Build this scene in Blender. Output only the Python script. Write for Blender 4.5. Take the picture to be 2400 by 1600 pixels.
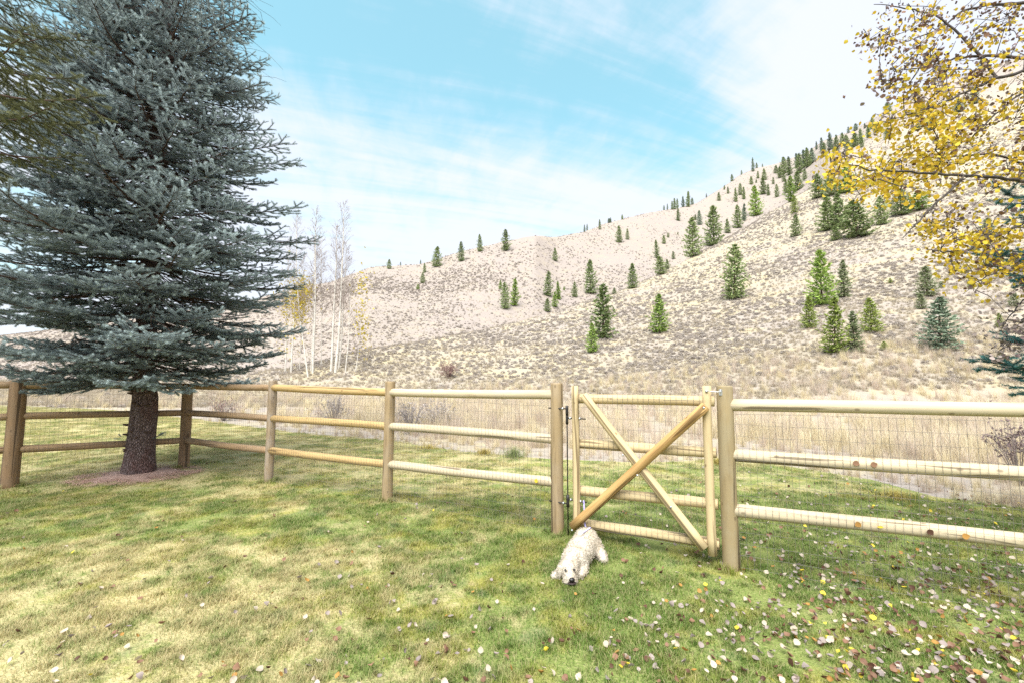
import bpy, bmesh, math, random
import numpy as np
from mathutils import Vector, Matrix, Euler

# ------------------------------------------------------------------ scene, camera, world, sun
for o in list(bpy.data.objects):
    bpy.data.objects.remove(o)
scn = bpy.context.scene
COL = scn.collection
R = math.radians
CAM_H = 1.7
PITCH = math.atan(0.076)

cam_data = bpy.data.cameras.new('camera')
cam = bpy.data.objects.new('camera', cam_data)
COL.objects.link(cam)
cam.location = (0, 0, CAM_H)
cam.rotation_euler = (math.pi / 2 + PITCH, 0, 0)
cam_data.sensor_width = 36.0
cam_data.lens = 15.0
cam_data.clip_start = 0.05
cam_data.clip_end = 5000
scn.camera = cam

scn.render.engine = 'CYCLES'
scn.cycles.use_denoising = False
scn.cycles.max_bounces = 6
scn.cycles.diffuse_bounces = 3
scn.cycles.transparent_max_bounces = 8
scn.view_settings.view_transform = 'Standard'
scn.view_settings.look = 'None'
scn.view_settings.gamma = 1.0
scn.view_settings.use_curve_mapping = False
scn.view_settings.exposure = 2.55

SUN_ELEV, SUN_AZ = 60.0, 198.0      # degrees; azimuth clockwise from +Y (180 = behind the camera)
sun_data = bpy.data.lights.new('sun', 'SUN')
sun = bpy.data.objects.new('sun', sun_data)
COL.objects.link(sun)
sun_data.energy = 1.5
sun_data.angle = R(55)
sun_data.color = (1.0, 0.965, 0.915)
sdir = Vector((math.sin(R(SUN_AZ)) * math.cos(R(SUN_ELEV)), math.cos(R(SUN_AZ)) * math.cos(R(SUN_ELEV)), math.sin(R(SUN_ELEV))))
sun.rotation_euler = sdir.to_track_quat('Z', 'Y').to_euler()


class NT:
    """small helper to write node trees"""
    def __init__(self, tree):
        self.t = tree
        tree.nodes.clear()

    def n(self, kind, ins=None, **props):
        nd = self.t.nodes.new(kind)
        for k, v in props.items():
            setattr(nd, k, v)
        for k, v in (ins or {}).items():
            self.set(nd, k, v)
        return nd

    def set(self, nd, k, v):
        s = nd.inputs[k]
        if isinstance(v, bpy.types.NodeSocket):
            self.t.links.new(v, s)
        elif isinstance(v, bpy.types.Node):
            self.t.links.new(v.outputs[0], s)
        else:
            if s.type == 'RGBA' and len(v) == 3:
                v = (*v, 1)
            s.default_value = v

    def math(self, op, a, b=0.0, c=None, clamp=False):
        nd = self.t.nodes.new('ShaderNodeMath')
        nd.operation = op
        nd.use_clamp = clamp
        self.set(nd, 0, a)
        self.set(nd, 1, b)
        if c is not None:
            self.set(nd, 2, c)
        return nd.outputs[0]

    def mix(self, f, a, b, blend='MIX'):
        nd = self.t.nodes.new('ShaderNodeMix')
        nd.data_type = 'RGBA'
        nd.blend_type = blend
        self.set(nd, 0, f)
        self.set(nd, 6, a)
        self.set(nd, 7, b)
        return nd.outputs[2]

    def step(self, x, lo, hi):
        nd = self.t.nodes.new('ShaderNodeMapRange')
        nd.interpolation_type = 'SMOOTHSTEP'
        self.set(nd, 0, x)
        nd.inputs[1].default_value = lo
        nd.inputs[2].default_value = hi
        return nd.outputs[0]

    def noise(self, vec, scale, detail=3, rough=0.55, dist=0.0):
        nd = self.n('ShaderNodeTexNoise', {'Vector': vec, 'Scale': scale, 'Detail': detail, 'Roughness': rough, 'Distortion': dist})
        return nd.outputs[0]


world = bpy.data.worlds.new('World')
scn.world = world
world.use_nodes = True
w = NT(world.node_tree)
tc = w.n('ShaderNodeTexCoord')
sky = w.n('ShaderNodeTexSky')
sky.sky_type = 'NISHITA'
sky.sun_disc = False
sky.sun_elevation = R(SUN_ELEV)
sky.sun_rotation = R(SUN_AZ)
sky.air_density = 1.0
sky.dust_density = 0.6
sky.ozone_density = 1.2
sep = w.n('ShaderNodeSeparateXYZ', {0: tc.outputs['Generated']})
zc = w.math('ADD', w.math('MAXIMUM', sep.outputs[2], 0.0), 0.16)
px_ = w.math('DIVIDE', sep.outputs[0], zc)
py_ = w.math('DIVIDE', sep.outputs[1], zc)
plane = w.n('ShaderNodeCombineXYZ', {0: px_, 1: py_, 2: 0.0})
rot = w.n('ShaderNodeVectorRotate', {'Vector': plane.outputs[0], 'Angle': -R(20)}, rotation_type='Z_AXIS')
st = w.n('ShaderNodeMapping', {'Vector': rot.outputs[0], 'Location': (2.3, 0.9, 0.0), 'Scale': (0.42, 2.6, 1.0)})
streak = w.noise(st.outputs[0], 1.0, 7, 0.6, 0.5)
rp = w.n('ShaderNodeMapping', {'Vector': rot.outputs[0], 'Location': (0.4, 5.1, 0.0), 'Scale': (7.0, 3.2, 1.0)})
ripple = w.noise(rp.outputs[0], 1.0, 5, 0.6, 0.4)
big = w.noise(plane.outputs[0], 0.55, 3, 0.5, 0.2)
bias = w.math('ADD', w.math('MULTIPLY', w.step(sep.outputs[2], 0.60, 0.10), 0.27), w.math('MULTIPLY', w.step(sep.outputs[0], 0.30, 0.62), 0.28))
m = w.math('ADD', w.math('MULTIPLY', streak, 1.15), w.math('MULTIPLY', ripple, 0.36))
m = w.math('ADD', m, w.math('MULTIPLY', big, 0.20))
m = w.math('ADD', m, bias)
mask = w.math('MULTIPLY', w.step(m, 0.68, 1.08), 0.93)
skycol = w.mix(1.0, sky.outputs[0], (0.98, 1.36, 1.06), 'MULTIPLY')
skycol = w.mix(0.45, skycol, (1.75, 3.15, 3.5))
col = w.mix(mask, skycol, (3.35, 3.45, 3.85))
bg = w.n('ShaderNodeBackground', {'Color': col, 'Strength': 0.05})
w.n('ShaderNodeOutputWorld', {'Surface': bg.outputs[0]})

rng = np.random.default_rng(11)
random.seed(11)


# ------------------------------------------------------------------ helpers
def ray(px, py):
    """pixel of the 2400 x 1600 photograph -> (X/Y, Z/Y) of the view ray in the world"""
    dx, dy = (px - 1200) / 1000, (800 - py) / 1000
    k = math.cos(PITCH) - dy * math.sin(PITCH)
    return dx / k, (math.sin(PITCH) + dy * math.cos(PITCH)) / k


DS = 2400 / 2352


def rd(x, y):
    return ray(x * DS, y * DS)


def gd(x, y, z=0.0):
    """point of the flat ground seen at a pixel"""
    u, v = rd(x, y)
    d = (z - CAM_H) / v
    return Vector((u * d, d, z))


def at(px, py, d):
    """point at depth d seen at a pixel of the photograph"""
    u, v = ray(px, py)
    return Vector((u * d, d, CAM_H + v * d))


def lattice(ix, iy, seed):
    h = (ix.astype(np.int64) * 374761393 + iy.astype(np.int64) * 668265263 + seed * 1274126177) & 0x7FFFFFFF
    h = ((h ^ (h >> 13)) * 1274126177) & 0x7FFFFFFF
    return ((h ^ (h >> 16)) & 0xFFFF) / 65535.0


def vnoise(x, y, seed=0):
    x, y = np.asarray(x, float), np.asarray(y, float)
    ix, iy = np.floor(x), np.floor(y)
    fx, fy = x - ix, y - iy
    fx, fy = fx * fx * (3 - 2 * fx), fy * fy * (3 - 2 * fy)
    a, b = lattice(ix, iy, seed), lattice(ix + 1, iy, seed)
    c, d = lattice(ix, iy + 1, seed), lattice(ix + 1, iy + 1, seed)
    return (a * (1 - fx) + b * fx) * (1 - fy) + (c * (1 - fx) + d * fx) * fy


def fbm(x, y, seed=0, o=4):
    s, a, t = 0, 1, 0
    for k in range(o):
        s = s + a * vnoise(np.asarray(x) * 2 ** k, np.asarray(y) * 2 ** k, seed + k)
        t += a
        a *= 0.5
    return s / t


class Geo:
    """collects vertices and faces; build() links ONE mesh object"""
    def __init__(self):
        self.V, self.F3, self.F4, self.A, self.n = [], [], [], [], 0

    def add(self, v, f3=None, f4=None, a=0.0):
        v = np.asarray(v, float).reshape(-1, 3)
        if f3 is not None and len(f3):
            self.F3.append(np.asarray(f3, int).reshape(-1, 3) + self.n)
        if f4 is not None and len(f4):
            self.F4.append(np.asarray(f4, int).reshape(-1, 4) + self.n)
        self.V.append(v)
        self.A.append(np.broadcast_to(np.asarray(a, float), (len(v),)))
        self.n += len(v)

    def tube(self, pts, rad, sides=6, cap=True, a=0.0, wob=0.0):
        pts = np.asarray([tuple(p) for p in pts], float)
        rad = np.broadcast_to(np.asarray(rad, float), (len(pts),))
        t = np.gradient(pts, axis=0)
        t /= np.linalg.norm(t, axis=1, keepdims=True) + 1e-9
        ref = np.array((0, 0, 1.0)) if abs(t[0][2]) < 0.9 else np.array((1.0, 0, 0))
        u = np.cross(t, ref)
        u /= np.linalg.norm(u, axis=1, keepdims=True) + 1e-9
        w_ = np.cross(t, u)
        ang = np.linspace(0, 2 * math.pi, sides, endpoint=False)
        rr = rad[:, None] * (1 + (wob * (rng.random((len(pts), sides)) - 0.5) if wob else 0))
        v = pts[:, None, :] + rr[:, :, None] * (np.cos(ang)[None, :, None] * u[:, None, :] + np.sin(ang)[None, :, None] * w_[:, None, :])
        i, j = np.meshgrid(np.arange(len(pts) - 1), np.arange(sides), indexing='ij')
        j2 = (j + 1) % sides
        q = np.stack([i * sides + j, i * sides + j2, (i + 1) * sides + j2, (i + 1) * sides + j], -1).reshape(-1, 4)
        v = v.reshape(-1, 3)
        f3 = None
        if cap:
            n = len(v)
            v = np.vstack([v, pts[0], pts[-1]])
            k = np.arange(sides)
            k2 = (k + 1) % sides
            o = (len(pts) - 1) * sides
            f3 = np.vstack([np.stack([np.full(sides, n), k2, k], -1), np.stack([np.full(sides, n + 1), o + k, o + k2], -1)])
        self.add(v, f3, q, a)

    def box(self, lo, hi, a=0.0):
        (x0, y0, z0), (x1, y1, z1) = lo, hi
        v = [(x0, y0, z0), (x1, y0, z0), (x1, y1, z0), (x0, y1, z0), (x0, y0, z1), (x1, y0, z1), (x1, y1, z1), (x0, y1, z1)]
        self.add(v, None, [(3, 2, 1, 0), (4, 5, 6, 7), (0, 1, 5, 4), (1, 2, 6, 5), (2, 3, 7, 6), (3, 0, 4, 7)], a)

    def mesh(self, name, mat, smooth=True):
        me = bpy.data.meshes.new(name)
        v = np.vstack(self.V) if self.V else np.zeros((0, 3))
        f3 = np.vstack(self.F3) if self.F3 else np.zeros((0, 3), int)
        f4 = np.vstack(self.F4) if self.F4 else np.zeros((0, 4), int)
        me.vertices.add(len(v))
        me.vertices.foreach_set('co', v.astype(np.float32).ravel())
        nl = f3.size + f4.size
        if nl:
            me.loops.add(nl)
            me.loops.foreach_set('vertex_index', np.concatenate([f3.ravel(), f4.ravel()]).astype(np.int32))
            me.polygons.add(len(f3) + len(f4))
            me.polygons.foreach_set('loop_start', np.concatenate([np.arange(len(f3)) * 3, f3.size + np.arange(len(f4)) * 4]).astype(np.int32))
            me.polygons.foreach_set('use_smooth', np.full(len(f3) + len(f4), bool(smooth)))
        at_ = me.attributes.new('tone', 'FLOAT', 'POINT')
        at_.data.foreach_set('value', np.concatenate(self.A).astype(np.float32) if self.A else [])
        me.update(calc_edges=True)
        me.validate()
        for mm in (mat if isinstance(mat, (list, tuple)) else [mat]):
            me.materials.append(mm)
        return me

    def build(self, name, mat, parent=None, smooth=True, kind=None):
        return put(name, self.mesh(name, mat, smooth), parent, kind)


def put(name, me, parent=None, kind=None):
    o = bpy.data.objects.new(name, me)
    COL.objects.link(o)
    if parent is not None:
        o.parent = parent
    if kind:
        o['kind'] = kind
    return o


def tag(o, label=None, cat=None, group=None):
    if label:
        o['label'] = label
    if cat:
        o['category'] = cat
    if group:
        o['group'] = group
    return o


def thing(name, label, cat, loc=(0, 0, 0), group=None):
    o = bpy.data.objects.new(name, None)
    COL.objects.link(o)
    o.location = loc
    o.empty_display_size = 0.2
    return tag(o, label, cat, group)


def copy_under(o, parent):
    c = o.copy()
    COL.objects.link(c)
    c.parent = parent
    return c


# ------------------------------------------------------------------ materials
def material(name):
    m = bpy.data.materials.new(name)
    m.use_nodes = True
    return m, NT(m.node_tree)


def finish(nt, color, rough=0.8, normal=None, trans=0.0, spec=0.3, metallic=0.0):
    p = nt.n('ShaderNodeBsdfPrincipled', {'Base Color': color, 'Roughness': rough, 'Specular IOR Level': spec, 'Metallic': metallic})
    if normal is not None:
        nt.set(p, 'Normal', normal)
    out = p.outputs[0]
    if trans:
        tr = nt.n('ShaderNodeBsdfTranslucent', {'Color': color})
        mx = nt.n('ShaderNodeMixShader', {0: trans})
        nt.t.links.new(out, mx.inputs[1])
        nt.t.links.new(tr.outputs[0], mx.inputs[2])
        out = mx.outputs[0]
    nt.n('ShaderNodeOutputMaterial', {'Surface': out})


def bump(nt, h, dist, strength=0.6):
    return nt.n('ShaderNodeBump', {'Height': h, 'Distance': dist, 'Strength': strength}).outputs[0]


def plain(name, c, rough=0.7, spec=0.3, metallic=0.0, var=0.0, scale=20):
    m, nt = material(name)
    c1 = c
    if var:
        pos = nt.n('ShaderNodeTexCoord').outputs['Object']
        f = nt.noise(pos, scale, 3)
        c1 = nt.mix(nt.step(f, 0.3, 0.7), tuple(x * (1 - var) for x in c), tuple(min(1, x * (1 + var)) for x in c))
    finish(nt, c1, rough, spec=spec, metallic=metallic)
    return m


def wood(name, c, dark, grey=None, greyf=0.4, knots=0.6, streak=1.0):
    """peeled round timber: the object's X axis runs along the grain"""
    m, nt = material(name)
    tcn = nt.n('ShaderNodeTexCoord')
    rnd = nt.n('ShaderNodeObjectInfo').outputs['Random']
    off = nt.n('ShaderNodeCombineXYZ', {0: nt.math('MULTIPLY', rnd, 37.0), 1: nt.math('MULTIPLY', rnd, 11.0), 2: 0.0})
    vec = nt.n('ShaderNodeVectorMath', {0: tcn.outputs['Object'], 1: off.outputs[0]}, operation='ADD').outputs[0]
    mp = nt.n('ShaderNodeMapping', {'Vector': vec, 'Scale': (1.3, 19, 19)}).outputs[0]
    g1 = nt.noise(mp, 1.0, 6, 0.65, 0.6)
    mp2 = nt.n('ShaderNodeMapping', {'Vector': vec, 'Scale': (2.2, 5, 5)}).outputs[0]
    g2 = nt.noise(mp2, 1.0, 3, 0.6, 0.3)
    cc = nt.mix(nt.math('MULTIPLY', nt.step(g1, 0.46, 0.70), 0.85 * streak), c, dark)
    cc = nt.mix(nt.math('MULTIPLY', nt.step(g2, 0.35, 0.7), 0.35), cc, tuple(x * 1.12 for x in c))
    if grey:
        cc = nt.mix(nt.math('MULTIPLY', nt.step(nt.noise(mp2, 2.1, 4), 0.38, 0.66), greyf), cc, grey)
    kn = nt.n('ShaderNodeMapping', {'Vector': vec, 'Scale': (5.0, 9, 9)}).outputs[0]
    vo = nt.n('ShaderNodeTexVoronoi', {'Vector': kn, 'Scale': 1.0, 'Randomness': 1.0})
    k = nt.math('MULTIPLY', nt.step(vo.outputs['Distance'], 0.13, 0.06), knots)
    cc = nt.mix(k, cc, (dark[0] * 0.45, dark[1] * 0.4, dark[2] * 0.4))
    cr = nt.n('ShaderNodeMapping', {'Vector': vec, 'Scale': (0.5, 14, 14)}).outputs[0]
    crack = nt.step(nt.noise(cr, 1.0, 2, 0.5, 0.9), 0.63, 0.67)
    cc = nt.mix(nt.math('MULTIPLY', crack, 0.75), cc, tuple(x * 0.35 for x in dark))
    finish(nt, cc, 0.72, bump(nt, nt.math('SUBTRACT', g1, nt.math('MULTIPLY', crack, 0.6)), 0.006, 0.5), spec=0.25)
    return m


def lawn_colour(nt):
    """patchy autumn turf, by place on the ground"""
    g = nt.n('ShaderNodeNewGeometry').outputs['Position']
    flat = nt.n('ShaderNodeVectorMath', {0: g, 1: (1, 1, 0)}, operation='MULTIPLY').outputs[0]
    sp = nt.n('ShaderNodeSeparateXYZ', {0: flat})
    n1 = nt.noise(flat, 1.5, 5, 0.6, 0.4)
    n2 = nt.noise(flat, 8.0, 5, 0.65, 0.3)
    n3 = nt.noise(flat, 48.0, 2, 0.6)
    bx = nt.math('MULTIPLY', nt.step(sp.outputs[0], 0.6, -2.2), 0.15)
    by = nt.math('MULTIPLY', nt.step(sp.outputs[1], 3.8, 8.0), 0.13)
    near = nt.math('MULTIPLY', nt.step(sp.outputs[1], 5.2, 3.6), bx)
    m = nt.math('SUBTRACT', nt.math('ADD', nt.math('MULTIPLY', n1, 0.55), nt.math('MULTIPLY', n2, 0.45)), nt.math('MULTIPLY', nt.step(sp.outputs[0], -0.8, 1.0), 0.035))
    ms = nt.math('ADD', nt.math('ADD', m, near), by)
    straw = nt.step(ms, 0.505, 0.69)
    yel = nt.step(nt.math('SUBTRACT', nt.noise(flat, 1.9, 4, 0.6, 0.6), nt.math('MULTIPLY', nt.step(sp.outputs[0], -0.5, 1.5), 0.05)), 0.44, 0.64)
    blue = nt.step(nt.noise(flat, 2.7, 3, 0.5, 0.2), 0.58, 0.70)
    c = nt.mix(yel, (0.140, 0.225, 0.040), (0.300, 0.300, 0.052))
    c = nt.mix(nt.math('MULTIPLY', blue, 0.6), c, (0.100, 0.175, 0.075))
    f = nt.math('ADD', nt.math('MULTIPLY', straw, 0.72), nt.math('MULTIPLY', nt.step(n3, 0.5, 0.72), 0.38), clamp=True)
    return nt.mix(f, c, (0.620, 0.510, 0.290)), n3


M = {}
m_, nt_ = material('lawn_turf')
c_, n_ = lawn_colour(nt_)
c_ = nt_.mix(0.35, c_, (0.26, 0.21, 0.11))
finish(nt_, c_, 0.95, bump(nt_, n_, 0.03, 0.8), spec=0.1)
M['lawn'] = m_
m_, nt_ = material('grass_blade')
c_, n_ = lawn_colour(nt_)
ta = nt_.n('ShaderNodeAttribute', attribute_name='tone').outputs['Fac']
c_ = nt_.mix(nt_.math('MULTIPLY', nt_.step(ta, 0.50, 0.95), 0.65), c_, (0.52, 0.43, 0.24))
c_ = nt_.mix(nt_.math('MULTIPLY', nt_.step(ta, 0.45, 0.05), 0.5), c_, (0.100, 0.190, 0.032))
finish(nt_, c_, 0.6, trans=0.42, spec=0.25)
M['blade'] = m_

# dry hillside ground
m_, nt_ = material('dry_hillside')
g_ = nt_.n('ShaderNodeNewGeometry').outputs['Position']
a1 = nt_.noise(g_, 0.035, 4, 0.6, 0.4)
a2 = nt_.noise(g_, 0.35, 5, 0.65, 0.3)
a3 = nt_.noise(g_, 2.6, 4, 0.7)
far_ = nt_.n('ShaderNodeAttribute', attribute_name='tone').outputs['Fac']
c_ = nt_.mix(nt_.step(a1, 0.36, 0.62), (0.320, 0.275, 0.245), (0.365, 0.315, 0.242))
c_ = nt_.mix(nt_.math('MULTIPLY', far_, 0.85), c_, (0.292, 0.248, 0.226))
c_ = nt_.mix(nt_.math('MULTIPLY', nt_.step(a2, 0.46, 0.66), nt_.math('SUBTRACT', 0.7, nt_.math('MULTIPLY', far_, 0.5))), c_, (0.45, 0.38, 0.225))
c_ = nt_.mix(nt_.math('MULTIPLY', nt_.step(a3, 0.50, 0.70), 0.5), c_, (0.30, 0.245, 0.20))
finish(nt_, c_, 0.95, bump(nt_, a3, 0.25, 0.7), spec=0.1)
M['hill'] = m_

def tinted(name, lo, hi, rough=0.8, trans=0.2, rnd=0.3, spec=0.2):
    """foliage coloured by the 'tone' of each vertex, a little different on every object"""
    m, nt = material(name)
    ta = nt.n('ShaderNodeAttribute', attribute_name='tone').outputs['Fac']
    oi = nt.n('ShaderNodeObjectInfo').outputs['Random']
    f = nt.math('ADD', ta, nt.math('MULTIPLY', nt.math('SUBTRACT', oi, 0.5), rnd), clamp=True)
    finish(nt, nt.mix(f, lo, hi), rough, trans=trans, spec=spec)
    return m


M['straw'] = tinted('straw_grass', (0.48, 0.39, 0.25), (0.74, 0.645, 0.44), rnd=0.5)
M['pink_straw'] = tinted('pink_straw_grass', (0.46, 0.365, 0.295), (0.70, 0.595, 0.495), trans=0.3, rnd=0.5)
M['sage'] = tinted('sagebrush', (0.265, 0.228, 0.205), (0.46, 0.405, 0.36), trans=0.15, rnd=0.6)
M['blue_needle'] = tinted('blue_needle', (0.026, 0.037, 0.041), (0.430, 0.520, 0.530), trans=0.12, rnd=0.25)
M['olive_needle'] = tinted('olive_needle', (0.050, 0.062, 0.030), (0.215, 0.225, 0.120), trans=0.12, rnd=0.25)
M['teal_needle'] = tinted('teal_needle', (0.02, 0.06, 0.055), (0.10, 0.25, 0.24), trans=0.12, rnd=0.25)
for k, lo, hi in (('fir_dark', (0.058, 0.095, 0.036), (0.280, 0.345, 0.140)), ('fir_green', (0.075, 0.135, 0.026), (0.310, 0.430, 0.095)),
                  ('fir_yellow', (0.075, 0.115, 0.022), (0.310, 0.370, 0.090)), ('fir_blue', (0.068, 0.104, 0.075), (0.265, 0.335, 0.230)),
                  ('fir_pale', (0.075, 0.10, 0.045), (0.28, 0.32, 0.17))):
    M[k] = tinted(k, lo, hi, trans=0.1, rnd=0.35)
M['twig'] = plain('twig_bark', (0.085, 0.055, 0.042), 0.9, var=0.3)
M['dark_twig'] = plain('dark_branch_bark', (0.060, 0.050, 0.046), 0.85, var=0.3)
m_, nt_ = material('white_bark')
tcn = nt_.n('ShaderNodeTexCoord').outputs['Object']
mp = nt_.n('ShaderNodeMapping', {'Vector': tcn, 'Scale': (3, 3, 5.5)}).outputs[0]
sc_ = nt_.step(nt_.noise(mp, 1.0, 4, 0.6, 0.4), 0.60, 0.66)
c_ = nt_.mix(nt_.step(nt_.noise(tcn, 2.0, 3), 0.35, 0.7), (0.50, 0.465, 0.42), (0.66, 0.63, 0.58))
c_ = nt_.mix(nt_.math('MULTIPLY', sc_, 0.8), c_, (0.10, 0.085, 0.075))
finish(nt_, c_, 0.75, spec=0.2)
M['white_bark'] = m_
M['pale_twig'] = plain('pale_twig', (0.26, 0.21, 0.19), 0.85, var=0.3)
m_, nt_ = material('spruce_bark')
tcn = nt_.n('ShaderNodeTexCoord').outputs['Object']
mp = nt_.n('ShaderNodeMapping', {'Vector': tcn, 'Scale': (1, 1, 0.45)}).outputs[0]
vo = nt_.n('ShaderNodeTexVoronoi', {'Vector': mp, 'Scale': 42.0}, feature='DISTANCE_TO_EDGE')
b1 = nt_.noise(mp, 30, 5, 0.7)
c_ = nt_.mix(nt_.step(b1, 0.35, 0.65), (0.125, 0.088, 0.082), (0.29, 0.225, 0.225))
c_ = nt_.mix(nt_.math('MULTIPLY', nt_.step(nt_.noise(mp, 5.0, 3), 0.5, 0.62), 0.5), c_, (0.17, 0.085, 0.075))
c_ = nt_.mix(nt_.step(vo.outputs[0], 0.10, 0.0), c_, (0.05, 0.033, 0.03))
finish(nt_, c_, 0.95, bump(nt_, nt_.math('ADD', nt_.step(vo.outputs[0], 0.0, 0.25), b1), 0.02, 0.9), spec=0.1)
M['bark'] = m_

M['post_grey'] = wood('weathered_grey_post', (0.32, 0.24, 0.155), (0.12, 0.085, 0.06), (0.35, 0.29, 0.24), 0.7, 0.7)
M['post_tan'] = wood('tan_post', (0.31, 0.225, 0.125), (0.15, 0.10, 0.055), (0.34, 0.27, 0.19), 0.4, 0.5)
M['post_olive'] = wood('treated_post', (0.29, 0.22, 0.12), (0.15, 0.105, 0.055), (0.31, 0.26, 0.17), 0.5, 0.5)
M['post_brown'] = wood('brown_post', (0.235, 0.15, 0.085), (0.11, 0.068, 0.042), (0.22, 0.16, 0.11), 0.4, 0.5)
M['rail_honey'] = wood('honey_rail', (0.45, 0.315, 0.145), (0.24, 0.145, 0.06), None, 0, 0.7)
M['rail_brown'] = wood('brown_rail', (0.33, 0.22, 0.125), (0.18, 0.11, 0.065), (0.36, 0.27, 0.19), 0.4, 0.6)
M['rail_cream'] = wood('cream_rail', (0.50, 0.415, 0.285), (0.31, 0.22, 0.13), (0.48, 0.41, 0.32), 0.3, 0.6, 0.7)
M['gate_cream'] = wood('cream_gate_timber', (0.52, 0.405, 0.235), (0.33, 0.22, 0.105), None, 0, 0.7, 0.7)
M['gate_orange'] = wood('orange_gate_timber', (0.46, 0.295, 0.12), (0.26, 0.135, 0.045), None, 0, 0.8)
M['black_iron'] = plain('black_iron', (0.020, 0.017, 0.016), 0.5, 0.4)
M['steel'] = plain('galvanised_steel', (0.55, 0.55, 0.56), 0.35, 0.5, 0.9)
M['wire'] = plain('fence_wire', (0.17, 0.155, 0.14), 0.6, 0.4, 0.3)
M['lavender'] = plain('lavender_webbing', (0.44, 0.40, 0.70), 0.8, var=0.2, scale=60)
LEAFC = {'pale': (0.46, 0.385, 0.305), 'grey': (0.29, 0.235, 0.215), 'brown': (0.22, 0.12, 0.075), 'dark': (0.10, 0.048, 0.030),
         'yellow': (0.66, 0.51, 0.055), 'orange': (0.36, 0.19, 0.05), 'purple': (0.15, 0.105, 0.105), 'gold': (0.60, 0.405, 0.04)}


def leaf_mat(k):
    m, nt = material(k + '_leaf')
    c = LEAFC[k]
    rnd = nt.n('ShaderNodeObjectInfo').outputs['Random']
    ta = nt.n('ShaderNodeAttribute', attribute_name='tone').outputs['Fac']
    tcn = nt.n('ShaderNodeTexCoord').outputs['Object']
    f = nt.math('ADD', nt.math('MULTIPLY', rnd, 0.5), nt.math('MULTIPLY', nt.noise(tcn, 60, 3), 0.5))
    f = nt.math('ADD', f, nt.math('MULTIPLY', ta, 0.5))
    cc = nt.mix(nt.step(f, 0.2, 1.0), tuple(x * 0.68 for x in c), tuple(min(1, x * 1.22) for x in c))
    finish(nt, cc, 0.65, trans=0.35 if k in ('yellow', 'gold') else 0.12, spec=0.25)
    return m


for k in LEAFC:
    M['leaf_' + k] = leaf_mat(k)

# ------------------------------------------------------------------ terrain: flat lawn, meadow, dry hills with two ridges
FAR = [(-900, 800, 120), (0, 770, 130), (300, 730, 140), (560, 690, 140), (690, 655, 140), (760, 645, 140), (850, 610, 150), (960, 604, 155),
       (1000, 592, 155), (1060, 572, 158), (1160, 550, 160), (1230, 536, 165), (1280, 538, 185), (1340, 529, 200), (1380, 512, 220),
       (1470, 487, 240), (1560, 472, 260), (1600, 461, 270), (1650, 430, 290), (1700, 396, 320), (1730, 381, 335), (1790, 369, 340),
       (1850, 346, 330), (1890, 318, 320), (1950, 300, 310), (2000, 272, 300), (2040, 243, 295), (2150, 190, 290), (2352, 120, 280),
       (2700, 60, 280), (3400, 60, 280)]
NEAR = [(-900, 880, 70), (0, 872, 60), (400, 865, 50), (560, 855, 45), (700, 838, 45), (800, 808, 48), (900, 789, 53), (1000, 776, 58),
        (1100, 757, 64), (1200, 733, 72), (1300, 703, 80), (1400, 672, 88), (1480, 640, 98), (1560, 603, 108), (1640, 560, 120),
        (1700, 526, 130), (1760, 490, 142), (1830, 447, 155), (1880, 415, 165), (1950, 380, 175), (2050, 330, 180), (2150, 290, 180),
        (2352, 230, 180), (2700, 190, 180), (3400, 190, 180)]


def table(rows):
    u = np.array([rd(x, y)[0] for x, y, d in rows])
    v = np.array([rd(x, y)[1] for x, y, d in rows])
    d = np.array([d for x, y, d in rows], float)
    return u, v, d


FU, FV, FD = table(FAR)
NU, NV, ND = table(NEAR)
TH = np.concatenate([np.arange(-180, -62, 4.0), np.arange(-62, 62, 0.3), np.arange(62, 180.1, 4.0)])
RR = np.geomspace(7.0, 1100.0, 300)


FARNESS = np.zeros((len(TH), len(RR)))      # 1 on the farther hill, 0 on the near spur


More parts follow.
